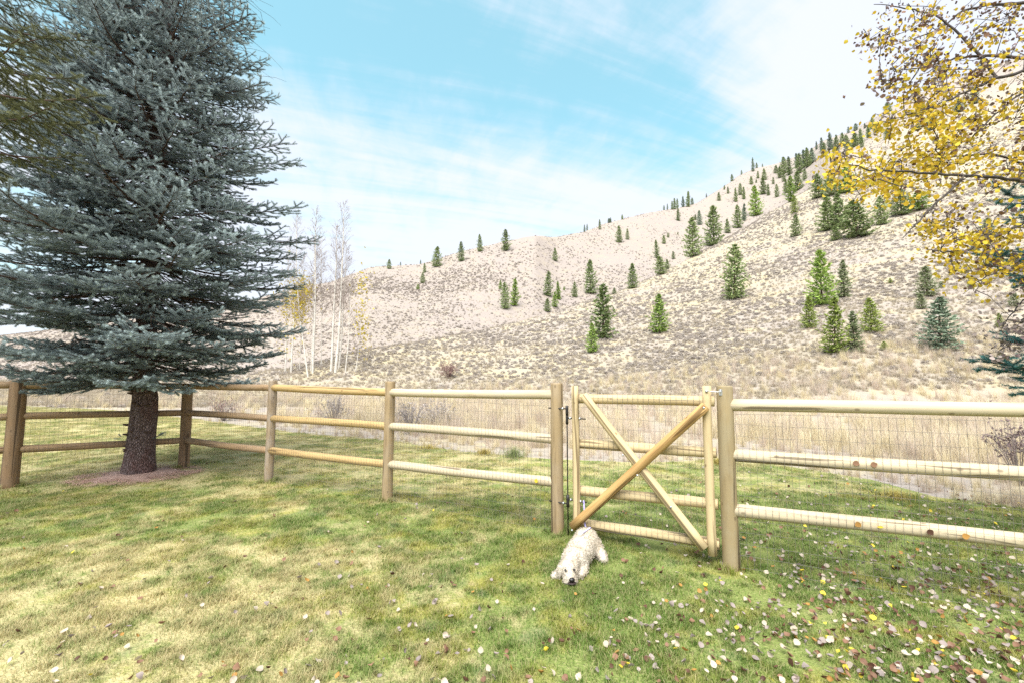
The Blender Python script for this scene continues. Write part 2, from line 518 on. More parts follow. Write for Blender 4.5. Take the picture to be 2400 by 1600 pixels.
def hill_table():
    H = np.zeros((len(TH), len(RR)))
    for i, th in enumerate(TH):
        tcl = max(-60.0, min(60.0, th))
        u = math.tan(R(tcl))
        k = math.sqrt(1 + u * u)
        fade = 1.0 - min(1.0, max(0.0, (abs(th) - (62 if th < 0 else 85)) / 40.0))
        dn, df = np.interp(u, NU, ND), np.interp(u, FU, FD)
        hn = CAM_H + np.interp(u, NU, NV) * dn
        hf = CAM_H + np.interp(u, FU, FV) * df
        xs = u * 1000 + 1200
        dip = 1.0 - min(1.0, max(0.0, (xs - 1780) / 220.0))
        yb = 26 - 6 * min(1, max(0, u + 0.2))
        dv = dn * 1.13 + 3
        lin = hn + (hf - hn) * (dv - dn) / (df - dn)
        hv = lin * (1 - dip) + dip * (hn * 0.80 - 1.2)
        ys = [0, 14, yb]
        hs = [-0.03, -0.03, 0.02]
        for s in (0.15, 0.3, 0.45, 0.6, 0.75, 0.9):
            ys.append(yb + (dn - yb) * s)
            hs.append(hn * (s ** 1.18))
        ys += [dn, dv, dv + (df - dv) * 0.5, df, df * 1.06, df * 1.35, df * 2.2, 1300]
        hs += [hn, hv, hv + (hf - hv) * 0.47, hf, hf * 0.985, hf * 0.8, hf * 0.5, hf * 0.4]
        FARNESS[i] = np.clip((RR / k - dn) / (0.04 * dn + (1 - dip) * 60), 0, 1)
        H[i] = np.interp(RR / k, ys, hs) * fade
    ker = np.exp(-0.5 * (np.arange(-4, 5) / 1.3) ** 2)
    ker /= ker.sum()
    P = np.pad(H, ((0, 0), (4, 4)), mode='edge')
    H = sum(P[:, j:j + H.shape[1]] * ker[j] for j in range(9))
    t, r = np.meshgrid(np.radians(TH), RR, indexing='ij')
    x, y = r * np.sin(t), r * np.cos(t)
    amp = np.clip(H, 0, 40) * 0.035
    H = H + amp * (fbm(x / 16, y / 16, 5) - 0.5) + np.clip(H, 0, 1.0) * 0.35 * (fbm(x / 3, y / 3, 9) - 0.5)
    return H


HT = hill_table()


def height(x, y):
    x, y = np.asarray(x, float), np.asarray(y, float)
    r = np.clip(np.hypot(x, y), RR[0], RR[-1] * 0.999)
    th = np.degrees(np.arctan2(x, y))
    fi = np.interp(th, TH, np.arange(len(TH)))
    fj = np.interp(np.log(r), np.log(RR), np.arange(len(RR)))
    i, j = np.clip(fi.astype(int), 0, len(TH) - 2), np.clip(fj.astype(int), 0, len(RR) - 2)
    a, b = fi - i, fj - j
    return (HT[i, j] * (1 - a) + HT[i + 1, j] * a) * (1 - b) + (HT[i, j + 1] * (1 - a) + HT[i + 1, j + 1] * a) * b


def hill_hit(px, py):
    """point of the terrain seen at a pixel (or, just off a crest, the crest below it)"""
    for k in range(60):
        u, v = ray(px, py + k * 1.0)
        d = np.geomspace(9, 600, 1400)
        over = height(u * d, d) - (CAM_H + v * d)
        w_ = np.nonzero(over >= 0)[0]
        if len(w_):
            dd = d[w_[0]]
            return Vector((u * dd, dd, float(height(u * dd, dd))))
    return None


def build_hills():
    t, r = np.meshgrid(np.radians(TH), RR, indexing='ij')
    v = np.stack([r * np.sin(t), r * np.cos(t), HT], -1).reshape(-1, 3)
    nt, nr = len(TH), len(RR)
    i, j = np.meshgrid(np.arange(nt - 1), np.arange(nr - 1), indexing='ij')
    q = np.stack([i * nr + j, i * nr + j + 1, (i + 1) * nr + j + 1, (i + 1) * nr + j], -1).reshape(-1, 4)
    g = Geo()
    g.add(v, None, q[:, ::-1], FARNESS.reshape(-1))
    c = np.vstack([[(0, 0, -0.03)], v.reshape(nt, nr, 3)[:, 0]])
    k = np.arange(1, nt)
    g.add(c, np.stack([np.zeros(nt - 1, int), k + 1, k], -1))
    return g.build('hillside', M['hill'], kind='structure')


build_hills()

EDGE = [(-1500, 925), (0, 930), (250, 940), (450, 962), (620, 985), (700, 995), (900, 1012), (1060, 1036), (1250, 1052), (1480, 1062), (1700, 1052),
        (1850, 1076), (2000, 1100), (2150, 1140), (2352, 1168), (2800, 1215)]
EDGE_P = [gd(x, y) for x, y in EDGE]


def build_lawn():
    n = len(EDGE_P)
    g = Geo()
    near = [(-40 + 66 * k / (n - 1), -14.0, 0.0) for k in range(n)]
    mid = [(-26 + 36 * k / (n - 1), 0.5, 0.0) for k in range(n)]
    g.add(near + mid + [(p.x, p.y, 0.0) for p in EDGE_P], None,
          [(r * n + k, r * n + k + 1, (r + 1) * n + k + 1, (r + 1) * n + k) for r in range(2) for k in range(n - 1)])
    return g.build('lawn', M['lawn'], smooth=False, kind='structure')


build_lawn()
EU = np.array([p.x / p.y for p in EDGE_P])
EY = np.array([p.y for p in EDGE_P])


def lawn_limit(x, y):
    """depth of the lawn's far edge in that direction"""
    return np.interp(np.asarray(x) / np.maximum(np.asarray(y), 0.1), EU, EY)


# ------------------------------------------------------------------ scattering (only for what nobody could count)
SRC = {}


def sources(key, meshes):
    c = bpy.data.collections.new(key)
    for i, me in enumerate(meshes):
        o = bpy.data.objects.new('%s_%02d' % (key, i), me)
        c.objects.link(o)
    SRC[key] = (c, len(meshes))


def scatter(name, key, pts, rotz, scl, tilt=0.0):
    c, n = SRC[key]
    me = bpy.data.meshes.new(name)
    pts = np.asarray(pts, np.float32)
    me.vertices.add(len(pts))
    me.vertices.foreach_set('co', pts.ravel())
    rot_ = np.stack([(rng.random(len(pts)) - 0.5) * 2 * tilt, (rng.random(len(pts)) - 0.5) * 2 * tilt, rotz], -1).astype(np.float32)
    me.attributes.new('turn', 'FLOAT_VECTOR', 'POINT').data.foreach_set('vector', rot_.ravel())
    me.attributes.new('size', 'FLOAT', 'POINT').data.foreach_set('value', np.asarray(scl, np.float32))
    me.attributes.new('pick', 'INT', 'POINT').data.foreach_set('value', rng.integers(0, n, len(pts)).astype(np.int32))
    o = put(name, me, kind='stuff')
    t = bpy.data.node_groups.new(name, 'GeometryNodeTree')
    t.interface.new_socket('Geometry', in_out='INPUT', socket_type='NodeSocketGeometry')
    t.interface.new_socket('Geometry', in_out='OUTPUT', socket_type='NodeSocketGeometry')
    a = t.nodes.new('NodeGroupInput')
    z = t.nodes.new('NodeGroupOutput')
    ip = t.nodes.new('GeometryNodeInstanceOnPoints')
    ci = t.nodes.new('GeometryNodeCollectionInfo')
    ci.inputs[0].default_value = c
    ci.inputs[1].default_value = True
    ci.inputs[2].default_value = True
    ip.inputs['Pick Instance'].default_value = True

    def named(nm, ty):
        q = t.nodes.new('GeometryNodeInputNamedAttribute')
        q.data_type = ty
        q.inputs[0].default_value = nm
        return next(s for s in q.outputs if s.enabled)
    e = t.nodes.new('FunctionNodeEulerToRotation')
    L = t.links.new
    L(named('turn', 'FLOAT_VECTOR'), e.inputs[0])
    L(e.outputs[0], ip.inputs['Rotation'])
    L(named('size', 'FLOAT'), ip.inputs['Scale'])
    L(named('pick', 'INT'), ip.inputs['Instance Index'])
    L(a.outputs[0], ip.inputs['Points'])
    L(ci.outputs[0], ip.inputs['Instance'])
    L(ip.outputs[0], z.inputs[0])
    o.modifiers.new('scatter', 'NODES').node_group = t
    return o


def blades(n, rad, h0, h1, wid, lean, tone_pow=1.0, gauss=True, segs=2, bend=0.5):
    """a tuft of n bent blades as one array set"""
    g = Geo()
    rr = rad * np.sqrt(rng.random(n)) if not gauss else np.abs(rng.normal(0, rad * 0.55, n))
    aa = rng.random(n) * 2 * math.pi
    bx, by = rr * np.cos(aa), rr * np.sin(aa)
    hh = h0 + (h1 - h0) * rng.random(n)
    da = rng.random(n) * 2 * math.pi
    ln = lean * (0.3 + rng.random(n))
    ox, oy = np.cos(da), np.sin(da)
    wx, wy = -oy * wid / 2, ox * wid / 2
    tone = rng.random(n) ** tone_pow
    rows = []
    for s in np.linspace(0, 1, segs + 1):
        off = ln * hh * (s ** (1 + bend * 2))
        z = hh * (s - 0.35 * ln * s * s)
        taper = (1 - s) ** 0.7
        cx, cy = bx + ox * off, by + oy * off
        if s < 1:
            rows += [np.stack([cx - wx * taper, cy - wy * taper, z], -1), np.stack([cx + wx * taper, cy + wy * taper, z], -1)]
        else:
            rows.append(np.stack([cx, cy, z], -1))
    k = len(rows)
    v = np.stack(rows, 1).reshape(-1, 3)
    base = np.arange(n)[:, None] * k
    f4 = [base + np.array([[2 * s, 2 * s + 1, 2 * s + 3, 2 * s + 2]]) for s in range(segs - 1)]
    f3 = base + np.array([[k - 3, k - 2, k - 1]])
    g.add(v, f3, np.vstack(f4) if f4 else None, np.repeat(tone, k))
    return g


def edge_clear(x, y):
    """keep turf off the trunk's needle bed"""
    return np.hypot((x - TREE.x) / 1.0, (y - TREE.y) / 0.8) > 0.62 + 0.16 * (fbm(x * 3, y * 3, 71) - 0.5)


TREE = gd(319, 1088)

# ---- lawn grass
sources('lawn_patch', [blades(280, 0.17, 0.014, 0.048, 0.0050, 0.9).mesh('lawn_patch', M['blade']) for _ in range(6)])
sources('lawn_patch_far', [blades(240, 0.26, 0.012, 0.040, 0.008, 0.8).mesh('lawn_patch_far', M['blade']) for _ in range(4)])


def lawn_points(y0, y1, dens, umax=1.45):
    n = int(dens * umax * 2 * (y1 * y1 - y0 * y0) / 2)
    y = np.sqrt(y0 * y0 + (y1 * y1 - y0 * y0) * rng.random(n))
    x = (rng.random(n) * 2 - 1) * umax * y
    ok = (y < lawn_limit(x, y) - 0.03) & edge_clear(x, y)
    return x[ok], y[ok]


x, y = lawn_points(1.7, 6.2, 46)
scatter('lawn_grass', 'lawn_patch', np.stack([x, y, np.zeros_like(x)], -1), rng.random(len(x)) * 6.28, 0.75 + 0.55 * fbm(x * 1.3, y * 1.3, 3), 0.06)
x, y = lawn_points(6.0, 24.0, 16)
scatter('mown_grass', 'lawn_patch_far', np.stack([x, y, np.zeros_like(x)], -1), rng.random(len(x)) * 6.28, 0.8 + 0.5 * fbm(x, y, 4), 0.05)

# ---- tall dry grass of the meadow
sources('dry_tuft', [blades(110, 0.20, 0.25, 0.80, 0.006, 0.45, 0.7, segs=3, bend=0.4).mesh('dry_tuft', M['straw']) for _ in range(5)] +
        [blades(90, 0.20, 0.30, 0.85, 0.006, 0.35, 0.8, segs=3, bend=0.3).mesh('dry_tuft', M['pink_straw']) for _ in range(4)])
M['hill_straw'] = tinted('hill_straw', (0.30, 0.25, 0.195), (0.50, 0.43, 0.325), trans=0.3, rnd=0.5)
sources('hill_tuft', [blades(70, 0.24, 0.18, 0.55, 0.010, 0.6, 0.7, segs=2, bend=0.4).mesh('hill_tuft', M['hill_straw']) for _ in range(5)])


def meadow_points(n, y0, y1, off0, umin=-1.45, umax=1.6):
    y = np.exp(rng.uniform(math.log(y0), math.log(y1), n))
    u = rng.uniform(umin, umax, n)
    x = u * y
    ok = y > lawn_limit(x, y) + off0 * (0.4 + fbm(x * 0.8, y * 0.8, 23))
    return x[ok], y[ok]


x, y = meadow_points(11500, 5.2, 30, 0.04)
dens = fbm(x * 0.45, y * 0.45, 31)
ok = rng.random(len(x)) < np.clip((dens - 0.24) * 3.2, 0.2, 1)
left = x / y < -0.55
ok &= ~left | (rng.random(len(x)) < 0.4)
x, y, dens = x[ok], y[ok], dens[ok]
lim = np.clip((y - lawn_limit(x, y)) / 2.5, 0.35, 1.0)
scatter('dry_meadow_grass', 'dry_tuft', np.stack([x, y, height(x, y)], -1), rng.random(len(x)) * 6.28, lim * (0.55 + 0.75 * dens), 0.12)
x, y = meadow_points(52000, 22, 150, 0.3)
ok = fbm(x * 0.2, y * 0.2, 37) > 0.30 + 0.03 * (y - 24) / 50
x, y = x[ok], y[ok]
scatter('dry_hill_grass', 'hill_tuft', np.stack([x, y, height(x, y)], -1), rng.random(len(x)) * 6.28, (0.40 + 0.35 * rng.random(len(x))) * (0.9 + 0.003 * y), 0.12)


# ---- sagebrush on the hills
def bush(n, rx, rz, leaf, seed_tone=0.0, stem=8):
    g = Geo()
    d = rng.normal(size=(n, 3))
    d[:, 2] = np.abs(d[:, 2])
    d /= np.linalg.norm(d, axis=1, keepdims=True)
    rad = 0.45 + 0.55 * rng.random(n) ** 0.5
    lump = 0.8 + 0.4 * vnoise(np.arctan2(d[:, 1], d[:, 0]) * 1.4 + 9, d[:, 2] * 3 + rng.random() * 50, 3)
    c = d * rad[:, None] * lump[:, None] * np.array([rx, rx, rz])
    c[:, 2] += 0.02
    a = rng.normal(size=(n, 3)) * 0.7 + d
    a /= np.linalg.norm(a, axis=1, keepdims=True)
    b = np.cross(a, rng.normal(size=(n, 3)))
    b /= np.linalg.norm(b, axis=1, keepdims=True)
    L, W = leaf * (0.6 + 0.8 * rng.random(n)), leaf * 0.30
    v = np.stack([c - b * W, c + b * W, c + a * L[:, None]], 1).reshape(-1, 3)
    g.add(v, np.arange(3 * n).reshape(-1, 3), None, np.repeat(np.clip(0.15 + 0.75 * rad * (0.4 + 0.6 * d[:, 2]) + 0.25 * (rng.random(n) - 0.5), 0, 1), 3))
    for k in range(stem):
        e = d[k] * rad[k] * np.array([rx, rx, rz]) * 0.8
        g.tube([(0, 0, -0.03), e * 0.5, e], [0.012, 0.008, 0.004], 3, False, 0.05)
    return g


sources('sage_bush', [bush(120, 0.33, 0.27, 0.14).mesh('sage_bush', M['sage']) for _ in range(6)])
n = 70000
y = np.exp(rng.uniform(math.log(22), math.log(135), n))
x = rng.uniform(-1.3, 1.45, n) * y
pt = fbm(x * 0.11, y * 0.11, 51)
zz = height(x, y)
ok = (rng.random(n) < np.clip((pt - 0.30) * 2.6, 0.05, 1) * np.clip((zz - 0.3) / 2.5, 0.06, 1)) & (rng.random(n) < np.clip(y / 70, 0.3, 1.0))
x, y, zz = x[ok], y[ok], zz[ok]
scatter('sagebrush', 'sage_bush', np.stack([x, y, zz], -1), rng.random(len(x)) * 6.28, (0.30 + 0.55 * rng.random(len(x)) ** 2) * (0.75 + 0.004 * y), 0.1)
n = 42000
y = np.exp(rng.uniform(math.log(110), math.log(340), n))
x = rng.uniform(-1.2, 1.45, n) * y
ok = rng.random(n) < np.clip((fbm(x * 0.05, y * 0.05, 52) - 0.30) * 2.6, 0.1, 1)
x, y = x[ok], y[ok]
scatter('far_sagebrush', 'sage_bush', np.stack([x, y, height(x, y)], -1), rng.random(len(x)) * 6.28, 0.5 + 0.6 * rng.random(len(x)) ** 2, 0.1)

# ------------------------------------------------------------------ fence and gate
P_LEFT, P_CORN, P_A, P_B, P_C, P_D = gd(22, 1118), gd(421, 1073), gd(617, 1104), gd(890, 1148), gd(1281, 1223), gd(1680, 1304)
P_LEFT2 = P_LEFT + (P_LEFT - P_CORN) * 1.05
u_, v_ = rd(2352, 1241)
d_ = (CAM_H - 0.517) / -v_
EDGE_R = Vector((u_ * d_, d_, 0))
P_E = P_D + (EDGE_R - P_D).normalized() * 2.6


def hgt(p, row):
    """height at the distance of p of the pixel row seen in the post's column"""
    u, v = rd((p.x / p.y * 1000 + 1200) / DS, row)
    return CAM_H + v * p.y


def rod(name, a, b, r0, r1, mat, parent, sides=12, n=12, wob=0.0, crook=0.0, seed=0):
    """round timber from a to b as an object whose X axis is its length"""
    a, b = Vector(a), Vector(b)
    L = (b - a).length
    g = Geo()
    s = np.linspace(0, 1, n)
    yy = crook * np.sin(s * 5 + seed) + crook * 0.5 * np.sin(s * 11 + seed * 2)
    zz = crook * np.cos(s * 4 + seed * 3)
    yy -= yy[0] + (yy[-1] - yy[0]) * s
    zz -= zz[0] + (zz[-1] - zz[0]) * s
    g.tube(np.stack([s * L, yy, zz], -1), r0 + (r1 - r0) * s, sides, True, 0.0, wob)
    o = g.build(name, mat, parent)
    x = (b - a).normalized()
    up = Vector((0, 0, 1)) if abs(x.z) < 0.9 else Vector((0, 1, 0))
    yv = up.cross(x).normalized()
    zv = x.cross(yv)
    mtx = Matrix((x, yv, zv)).transposed().to_4x4()
    mtx.translation = a
    base = parent.location if parent is not None else Vector((0, 0, 0))
    mtx.translation = a - base
    o.matrix_local = mtx
    for e in o.data.edges:
        pass
    return o


def post(p, top, r, mat, parent, lean=(0, 0)):
    """fence post with a slightly chamfered, saw-cut top"""
    g = Geo()
    s = np.array([-0.35, 0.0, 0.25, 0.5, 0.75, 1.0 - 0.012 / top, 1.0]) * top
    rad = np.array([1.03, 1.03, 1.0, 1.0, 0.99, 0.98, 0.93]) * r
    g.tube(np.stack([s, 0.004 * np.sin(s * 3 + p.x), 0.004 * np.cos(s * 2.3 + p.y)], -1), rad, 16, True, 0, 0.025)
    o = g.build('post', mat, parent)
    x = Vector((lean[0], lean[1], top)).normalized()
    yv = Vector((0, 1, 0)).cross(x).normalized() * -1
    yv = (Vector((0, 1, 0)) - x * x.y).normalized()
    zv = x.cross(yv)
    mtx = Matrix((x, yv, zv)).transposed().to_4x4()
    mtx.translation = p - parent.location
    o.matrix_local = mtx
    return o


def wire_mesh(a, b, za, zb, parent, z0=0.04, off=0.062, r=0.0013, ends=0.07):
    """welded wire: 2 inch by 4 inch cells on the near side of the rails"""
    a, b = Vector((a.x, a.y, 0)), Vector((b.x, b.y, 0))
    t = (b - a).normalized()
    nrm = Vector((t.y, -t.x, 0))
    if nrm.dot(-a) < 0:
        nrm = -nrm
    L = (b - a).length
    g = Geo()
    base = parent.location
    k = np.arange(ends, L - ends, 0.0508)
    for s in k:
        p = a + t * s + nrm * off - base
        zt = za + (zb - za) * s / L
        j = rng.normal(0, 0.0025, 4)
        g.tube([(p.x + j[0], p.y, z0), (p.x + j[1], p.y, zt * 0.4), (p.x + j[2], p.y, zt * 0.75), (p.x, p.y, zt)], r, 3, False)
    zs = np.arange(z0, max(za, zb) + 0.02, 0.1016)
    for z in zs:
        pts = []
        for s in np.linspace(ends, L - ends, 9):
            p = a + t * s + nrm * (off + 0.001) - base
            pts.append((p.x, p.y, min(z, za + (zb - za) * s / L) + rng.normal(0, 0.004)))
        g.tube(pts, r, 3, False)
    return g.build('wire_mesh', M['wire'], parent, kind='stuff')


ROWS = {'left': (883, 955, 1031), 'corn': (886, 947, 1010), 'A': (889, 960, 1033), 'B': (900, 978, 1065), 'C': (905, 1008, 1106), 'D': (929, 1043, 1169)}
H_ = {k: [hgt(p, r) for r in ROWS[k]] for k, p in (('left', P_LEFT), ('corn', P_CORN), ('A', P_A), ('B', P_B), ('C', P_C), ('D', P_D))}
edge_h = [CAM_H + rd(2352, r)[1] * EDGE_R.y for r in (939, 1086, 1241)]
kE = 2.6 / (EDGE_R - P_D).length
H_['E'] = [H_['D'][i] + (edge_h[i] - H_['D'][i]) * kE for i in range(3)]
H_['left2'] = H_['left']

lf = thing('rail_fence', 'long round-rail fence left of the gate with a corner post behind the spruce', 'fence', (P_B.x, P_B.y, 0), 'round timber rail fences')
rf = thing('rail_fence', 'cream round-rail fence right of the gate with brown leaves caught on its rails', 'fence', (P_D.x, P_D.y, 0), 'round timber rail fences')
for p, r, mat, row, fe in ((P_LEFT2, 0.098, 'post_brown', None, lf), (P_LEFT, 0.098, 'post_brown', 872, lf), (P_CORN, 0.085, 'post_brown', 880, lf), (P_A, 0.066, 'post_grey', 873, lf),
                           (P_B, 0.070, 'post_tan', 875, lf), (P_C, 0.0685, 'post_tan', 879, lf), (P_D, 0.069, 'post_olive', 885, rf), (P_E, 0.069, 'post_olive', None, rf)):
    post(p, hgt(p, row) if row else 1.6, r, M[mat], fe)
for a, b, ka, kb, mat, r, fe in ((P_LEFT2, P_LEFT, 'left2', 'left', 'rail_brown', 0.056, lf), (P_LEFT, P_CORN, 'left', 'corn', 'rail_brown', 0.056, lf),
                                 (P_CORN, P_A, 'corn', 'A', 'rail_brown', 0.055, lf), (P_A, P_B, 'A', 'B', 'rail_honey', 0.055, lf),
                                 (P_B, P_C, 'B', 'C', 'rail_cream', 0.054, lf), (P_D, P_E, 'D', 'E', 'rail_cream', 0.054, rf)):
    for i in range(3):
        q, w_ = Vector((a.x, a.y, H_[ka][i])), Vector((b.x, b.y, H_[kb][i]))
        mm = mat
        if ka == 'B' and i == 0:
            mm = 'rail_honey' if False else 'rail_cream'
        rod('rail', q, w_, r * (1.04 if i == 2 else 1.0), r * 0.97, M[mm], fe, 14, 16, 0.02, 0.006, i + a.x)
    wire_mesh(a, b, H_[ka][0] - 0.07, H_[kb][0] - 0.07, fe)

# longer grass left by the mower round the foot of every post
fx, fy = [], []
for p in (P_LEFT, P_CORN, P_A, P_B, P_C, P_D):
    for k in range(16):
        a_ = rng.random() * 6.28
        fx.append(p.x + math.cos(a_) * rng.uniform(0.06, 0.16))
        fy.append(p.y + math.sin(a_) * rng.uniform(0.06, 0.16))
sources('post_tuft', [blades(46, 0.06, 0.03, 0.13, 0.0055, 0.7, segs=3).mesh('post_tuft', M['blade']) for _ in range(4)])
scatter('unmown_grass', 'post_tuft', np.stack([fx, fy, np.zeros(len(fx))], -1), rng.random(len(fx)) * 6.28, 0.6 + 0.5 * rng.random(len(fx)), 0.1)

# gate, hung between the tan and the greenish post
g_u0, g_u1 = rd(1327, 1100)[0], rd(1632, 1100)[0]


def on_gate(u):
    a, d = P_C, P_D - P_C
    t = (u * a.y - a.x) / (d.x - u * d.y)
    return a + d * t


G0, G1 = on_gate(g_u0), on_gate(g_u1)
gt = (G1 - G0).normalized()
gn = Vector((gt.y, -gt.x, 0))
if gn.dot(-G0) < 0:
    gn = -gn
gate = thing('gate', 'pale round-timber gate with an X brace and wire panel beside the lying white dog', 'gate', (G0.x, G0.y, 0))


def gpt(s, z, off):
    """point of the gate: s metres along from the hinge stile, height z, off metres to the near side"""
    p = G0 + gt * s + gn * off
    return Vector((p.x, p.y, z))


GL = (G1 - G0).length


def grow(row, x):
    """height on the gate of a pixel"""
    u, v = rd(x, row)
    p = on_gate(u)
    return CAM_H + v * p.y, (p - G0).dot(gt)


for sx, top, bot, xx in ((0.0, 885, 1213, 1327), (GL, 885, 1268, 1633)):
    zt, zb = grow(top, xx)[0], grow(bot, xx)[0]
    rod('stile', gpt(sx, zb, 0.05), gpt(sx, zt, 0.05), 0.039, 0.037, M['gate_cream'], gate, 14, 12, 0.02, 0.003, sx)
for (r0, r1, nm) in ((915, 920, 1), (1019, 1036, 2), (1127, 1152, 3), (1203, 1241, 4)):
    za, zb = grow(r0, 1345)[0], grow(r1, 1615)[0]
    rod('rail', gpt(-0.02, za, 0), gpt(GL + 0.055, zb, 0), 0.050, 0.047, M['gate_cream'], gate, 14, 12, 0.02, 0.004, nm)
za, sa = grow(906, 1342)
zb, sb = grow(1252, 1622)
rod('brace', gpt(sa + 0.02, za, 0.075), gpt(sb - 0.01, zb, 0.075), 0.043, 0.046, M['gate_cream'], gate, 14, 12, 0.02, 0.004, 3)
za, sa = grow(1200, 1326)
zb, sb = grow(930, 1624)
o = rod('brace', gpt(sa - 0.005, za, 0.118), gpt(sb, zb, 0.118), 0.046, 0.044, M['gate_orange'], gate, 14, 12, 0.02, 0.004, 5)
o['label'] = 'honey-orange brace crossing on top'
wire_mesh(G0, G1, grow(908, 1345)[0] + 0.02, grow(913, 1615)[0] + 0.02, gate, z0=grow(1205, 1345)[0], off=0.054, r=0.0013, ends=0.05)


def disc(name, c, nrm, r, th, mat, parent, sides=10):
    c, nrm = Vector(c), Vector(nrm).normalized()
    return rod(name, c, c + nrm * th, r, r * 0.8, mat, parent, sides, 3)


for row, xx, off in ((933, 1621, 0.162), (1083, 1473, 0.164), (1206, 1327, 0.164), (1040, 1438, 0.118), (1156, 1546, 0.12)):
    z, s = grow(row, xx)
    disc('screw_head', gpt(s, z, off - 0.006), gn, 0.011, 0.008, M['steel'], gate)
# hinge rod and eye bolts between tan post and gate
hu = rd(1307, 1000)[0]
hp = on_gate(hu)
hs = (hp - G0).dot(gt)
HZ = lambda row: CAM_H + rd(1307, row)[1] * hp.y
rod('hinge_rod', gpt(hs, HZ(1223), 0.05), gpt(hs, HZ(932), 0.05), 0.0065, 0.0065, M['black_iron'], gate, 8, 4)
for ra, rb, rr in ((952, 930, 0.016), (972, 948, 0.015), (1160, 1133, 0.017)):
    rod('hinge_collar', gpt(hs, HZ(ra), 0.05), gpt(hs, HZ(rb), 0.05), rr, rr, M['black_iron'], gate, 10, 4)
for row, s0, s1 in ((937, -0.31, hs), (1153, -0.31, hs), (958, hs, 0.115), (1143, hs, 0.115)):
    z = HZ(row)
    rod('hinge_bolt', gpt(s0, z, 0.05), gpt(s1, z, 0.05), 0.007, 0.007, M['black_iron'], gate, 8, 3)
    e = hs - 0.05 if s0 < hs - 0.01 else hs + 0.035
    rod('hinge_nut', gpt(e - 0.008, z, 0.05), gpt(e + 0.008, z, 0.05), 0.016, 0.016, M['steel'], gate, 6, 3)
    if s1 > hs:
        rod('hinge_nut', gpt(0.042, z, 0.05), gpt(0.058, z, 0.05), 0.016, 0.016, M['steel'], gate, 6, 3)
# latch: hook and eye
lz = grow(897, 1632)[0]
rod('latch_hook', gpt(GL, lz, 0.096), gpt(GL + 0.125, lz - 0.004, 0.098), 0.004, 0.004, M['steel'], gate, 6, 4)
disc('latch_eye', gpt(GL, lz, 0.085), gn, 0.013, 0.012, M['steel'], gate)
pd = P_D + gn * 0.062 - gt * 0.03
g = Geo()
g.box((-0.014, -0.004, -0.035), (0.014, 0.004, 0.02))
g.tube([(0, -0.004, 0.012), (0, -0.02, 0.012), (0, -0.028, 0.0), (0, -0.02, -0.012), (0, -0.004, -0.012)], 0.004, 6)
o = g.build('latch_staple', M['steel'], rf, smooth=False)
o.location = Vector((pd.x, pd.y, lz)) - rf.location
o.rotation_euler = (0, 0, math.atan2(gt.y, gt.x))


# ------------------------------------------------------------------ leaves
def leaf_arrays(size, fold, curl, twist=0.0, wide=0.9):
    """round pointed aspen leaf in local XY with a stalk towards -X; 24 + 4 triangles"""
    t = np.array([0, 0.1, 0.3, 0.5, 0.7, 0.88, 1.0])
    wv = np.array([0.02, 0.30, 0.50, 0.50, 0.38, 0.17, 0.0]) * wide
    v = []
    for k in range(7):
        z = curl * ((t[k] - 0.45) ** 2) * 1.6
        for sd in (-1, 0, 1):
            v.append((t[k], sd * wv[k], z + fold * abs(sd) * wv[k] + twist * sd * (t[k] - 0.5) * wv[k]))
    v += [(0.0, -0.012, curl * 0.32), (0.0, 0.012, curl * 0.32), (-0.55, 0.10, curl * 0.32 - 0.03), (-0.55, 0.125, curl * 0.32 - 0.03)]
    f = []
    for k in range(6):
        for sd in (0, 1):
            a = k * 3 + sd
            f.append((a, a + 3, a + 4, a + 1))
    f.append((21, 23, 24, 22))
    v = np.array(v)
    v[:, 0] -= 0.5
    return v * size, np.array(f)


def leaf_mesh(k, size, fold, curl, twist, wide):
    g = Geo()
    v, f = leaf_arrays(size, fold, curl, twist, wide)
    g.add(v, None, f, rng.random() * 0.5)
    return g.mesh('leaf', M['leaf_' + k])


SHAPES = [(0.12, 0.15, 0.0, 0.92), (0.45, 0.5, 0.25, 0.85), (-0.3, 0.25, 0.3, 0.95), (0.8, 0.7, -0.3, 0.8), (0.25, -0.5, 0.2, 0.9)]
SHAPE_W = ['flat', 'cupped', 'domed', 'curled', 'arched']
LEAVES = {(k, s): leaf_mesh(k, 0.046, *SHAPES[s]) for k in LEAFC for s in range(5)}


def fallen_density(px, py):
    right = min(1, max(0, (px - 1150) / 1000))
    d = 0.10 + 0.9 * right ** 1.6
    if px < 1150:
        d = 0.035 + 0.10 * max(0, (px - 500) / 650) + (0.03 if py > 1350 else 0)
    if px > 1700 and 1330 < py < 1520:
        d *= 1.35
    return d


